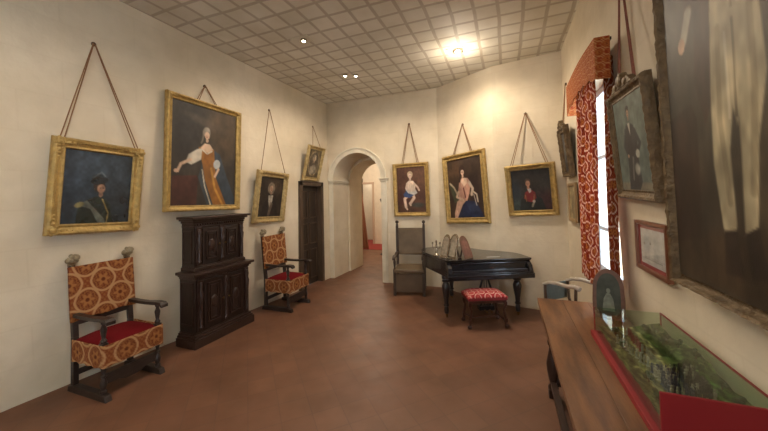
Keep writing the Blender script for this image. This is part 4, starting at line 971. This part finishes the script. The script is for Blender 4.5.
# ------------------------------------------------------------------ arched picture on easel, table end
def easel_picture():
    r = empty('tabletop_picture', (.70, 2.885, .781), radians(-14), 'round-topped dark framed picture on a small easel at the far end of the oak table', 'picture')
    h_, w_ = .375, .20; lean = radians(-12); M = Matrix.Rotation(lean, 4, 'X')
    def arc(w2, h2, z0): return [(-w2/2, z0), (w2/2, z0), (w2/2*1.04, z0+h2*.35)]+[(w2/2*cos(t), z0+h2*.62+h2*.38*sin(t)) for t in [pi*k/16 for k in range(0, 17)]]+[(-w2/2*1.04, z0+h2*.35)]
    mb = MB(); mb.M = M; mb.prism(arc(w_, h_, 0), -.014, .01, 'xz'); mb.build('frame', mat('brown_velvet_frame', (110, 78, 64), .6, noise=.2, nscale=20), r, bevel=.005, seg=3)
    mb = MB(); mb.M = M; mb.prism(arc(w_*.74, h_*.82, h_*.09), -.018, -.013, 'xz'); mb.build('picture', mat('dark_green_picture', (60, 66, 56), .62, noise=.45, nscale=11), r)
    mb = MB(); mb.M = M; mb.ball((0, -.017, .21), .016, 10, (1, .15, 1.3)); mb.prism([(-.04, .06), (.04, .06), (.03, .15), (.012, .19), (-.012, .19), (-.03, .15)], -.020, -.016, 'xz'); mb.build('painted_figure', mat('pale_paint', (116, 122, 106), .5, noise=.3, nscale=30), r)
    for x in (.045, .075):
        t = M @ Vector((x*.9, .012, .26)); MB().tube([t, (x+.02, .155, 0.004)], .005, 8).build('easel_leg', OAKD, r, smooth=True)
easel_picture()

# ------------------------------------------------------------------ chair with curved arms by the window
def curved_chair():
    r = empty('folding_armchair', (.585, 3.68, 0), radians(-48), 'low armchair with shiny curved arms, standing between table end and curtained window', 'chair')
    CW = mat('polished_arm', (176, 164, 150), .14, coat=.8, noise=.15); DKW = mat('folding_chair_wood', (84, 66, 52), .3, coat=.4)
    for e in (-1, 1):
        y = e*.16
        mb = MB(); pts = [(-.20, y, .80), (-.12, y*1.03, .835), (-.02, y*1.06, .85), (.08, y*1.05, .845), (.17, y, .86), (.21, y, .845)]
        mb.tube(pts, [.016, .018, .02, .02, .022, .024], 12); mb.build('armrest', CW, r, smooth=True)
        for f, s_ in ((1, .17), (-1, -.18)):
            MB().tube([(s_, y, .84 if f > 0 else .80), (s_*.95, y*1.02, .62), (s_*.5, y, .42), (-s_*.1, y, .30), (-s_*.8, y, .12), (-s_*.95, y, .014)], [.014, .015, .016, .018, .016, .014], 10).build('curved_leg', DKW, r, smooth=True)
    MB().box(-.15, .15, -.165, .165, .445, .475).build('seat', mat('grey_green_leather', (96, 104, 100), .35, noise=.2), r, bevel=.01, seg=3)
    MB().box(-.205, -.19, -.16, .16, .62, .80).build('back_sling', mat('grey_green_leather', (96, 104, 100), .35), r, bevel=.004)
curved_chair()

# ------------------------------------------------------------------ curtains and valance
CUR = vmat('curtain_cloth', .8, .2, transl=.58)
def curtain(y0, y1, z0, z1, folds, label, amp=.03, x=.70, pinch=0.):
    L = abs(y1-y0)*1.35
    def P(u, v):
        yb = y1+(y1-y0)*pinch*v; y = y0+(yb-y0)*u; xx = x+amp*np.sin(u*folds*2*pi)*(.5+.5*v)+.008*np.sin(u*folds*5+v*4)
        return xx, y, z1+(z0-z1)*v
    def C(u, v):
        return damask(u*L+.02*np.sin(v*(z1-z0)*9), v*(z1-z0)+.02*np.sin(u*L*14), .135, .19, .044, pal=((128, 44, 36), (186, 124, 66), (232, 214, 190), (96, 30, 36)))
    o = cgrid('curtain', 150, 170, P, C, CUR, solid=.002); tag(o, label, 'curtain', 'pair of patterned window curtains'); return o
curtain(3.90, 3.12, .92, 2.84, 5, 'far red and gold patterned curtain, left half of the window', pinch=-.14, x=.725)
curtain(2.97, 3.16, .92, 2.84, 2, 'near red and gold patterned curtain, right half of the window beside the crested portrait', pinch=-.1, x=.80, amp=.02)
def valance():
    r = empty('curtain_valance', (.72, 3.47, 2.66), 0, 'stiff red and gold patterned valance above the window curtains', 'valance')
    L_ = 1.24
    def P(u, v):
        s = u*(L_+.20)-.10; mid = (s >= 0) & (s <= L_); y = np.where(s < 0, L_/2, np.where(s > L_, -L_/2, L_/2-s)); x = np.where(s < 0, -.055-s*1., np.where(s > L_, -.055+(s-L_), -.055))
        t = np.clip(s/L_, 0, 1); top = .29+.035*np.sin(pi*t); bot = -.05+.10*np.sin(pi*t)**.7+.012*np.cos(t*2*pi*6)
        return x+.0*u, y, top+(bot-top)*v
    cgrid('valance_front', 140, 40, P, lambda u, v: damask(u*1.37, v*.36, .10, .13, .036, pal=((146, 56, 32), (176, 106, 52), (196, 148, 96), (112, 38, 28))), VELVET, r, solid=.006)
    MB().box(-.05, .06, -L_/2+.01, L_/2-.01, .265, .285).build('pelmet_board', DARK, r)
valance()

# ------------------------------------------------------------------ ceiling spotlights
WH = mat('lamp_light_patch', (206, 200, 182), .5); BULB = mat('lit_bulb', (255, 236, 200), .5, emit=60); BULB2 = mat('lit_small_bulb', (255, 240, 214), .5, emit=25)
for i, (x, y, p) in enumerate(LAMPS):
    lab = ['brightest ceiling spotlight, right of the other lamps above the piano', 'left one of the two small ceiling spotlights set close together', 'right one of the two small ceiling spotlights set close together', 'single small ceiling spotlight set apart in the left half of the ceiling'][i]
    r = empty('ceiling_spotlight', (x, y, H), 0, lab, 'ceiling light')
    s_ = 1.5 if i == 0 else .8
    if i in (0, 3): MB().box(-.16, .10, -.09, .09, -.008, 0).build('light_patch', WH, r, bevel=.003)  # pale plate stands in for lamp light grazing the ceiling
    MB().lathe([(.05*s_, -.008), (.05*s_, -.03), (.040*s_, -.035), (.034*s_, -.03), (.034*s_, -.012)], n=20).build('housing', SIL, r, smooth=True)
    MB().ball((0, 0, -.034), .026*s_, 14, (1, 1, .6)).build('bulb', BULB if i == 0 else BULB2, r, smooth=True)

# ------------------------------------------------------------------ next room furnishings
cr = MB().box(-6.2, -3.6, 9.7, 11.9, 0, .012).build('red_carpet', mat('red_carpet_pile', (150, 58, 54), .95, noise=.15, nscale=30)); tag(cr, 'red carpet lying on the floor of the next room, seen through the arch', 'carpet')
def lamp_stand(x, y):
    r = empty('standing_torchere', (x, y, 0), 0, 'dark thin standing lamp in the next room, close to right jamb of the arch', 'lamp')
    MB().lathe([(.14, 0), (.15, .02), (.05, .05), (.03, .10)], n=16).build('base', DARK, r, smooth=True)
    MB().lathe([(.025, .10), (.05, .3), (.07, .5), (.03, .62), (.02, .8), (.035, 1.1), (.02, 1.4), (.03, 1.5)], n=14).build('pole', DARK, r, smooth=True)
    MB().lathe([(.03, 1.5), (.10, 1.6), (.13, 1.68), (.06, 1.74), (.05, 1.82), (.02, 1.88)], n=16).build('lamp_top', DARK, r, smooth=True)
lamp_stand(-3.52, 9.0)
def hanging(y):
    def P(u, v):
        return -4.62+.0*u+.25*u*(0.25+v*.9)+.02*np.sin(u*22), y+.05*np.sin(u*19), 2.05-2.0*v
    o = cgrid('door_curtain', 40, 30, P, lambda u, v: np.ones(u.shape+(3,))*np.array((140, 92, 70.)), vmat('brown_cloth', .9, .1), solid=.006); tag(o, 'brown draped door curtain hanging in the next room, seen through the arch', 'curtain')
hanging(9.6)

for (x, z, w2, h2, lab) in ((-5.40, 2.05, .30, .42, 'small dark picture high on far wall of the next room, seen through the arch'),):
    r = empty('hanging_picture', (x, 10.88, z), 0, lab, 'picture')
    MB().frame_box(-w2, w2, -h2, h2, .05, -.04, 0).build('frame', BRNZ, r, bevel=.006); MB().box(-w2+.05, w2-.05, -.02, -.005, -h2+.05, h2-.05).build('canvas', mat('dim_canvas', (92, 72, 56), .5, noise=.4, nscale=6), r)
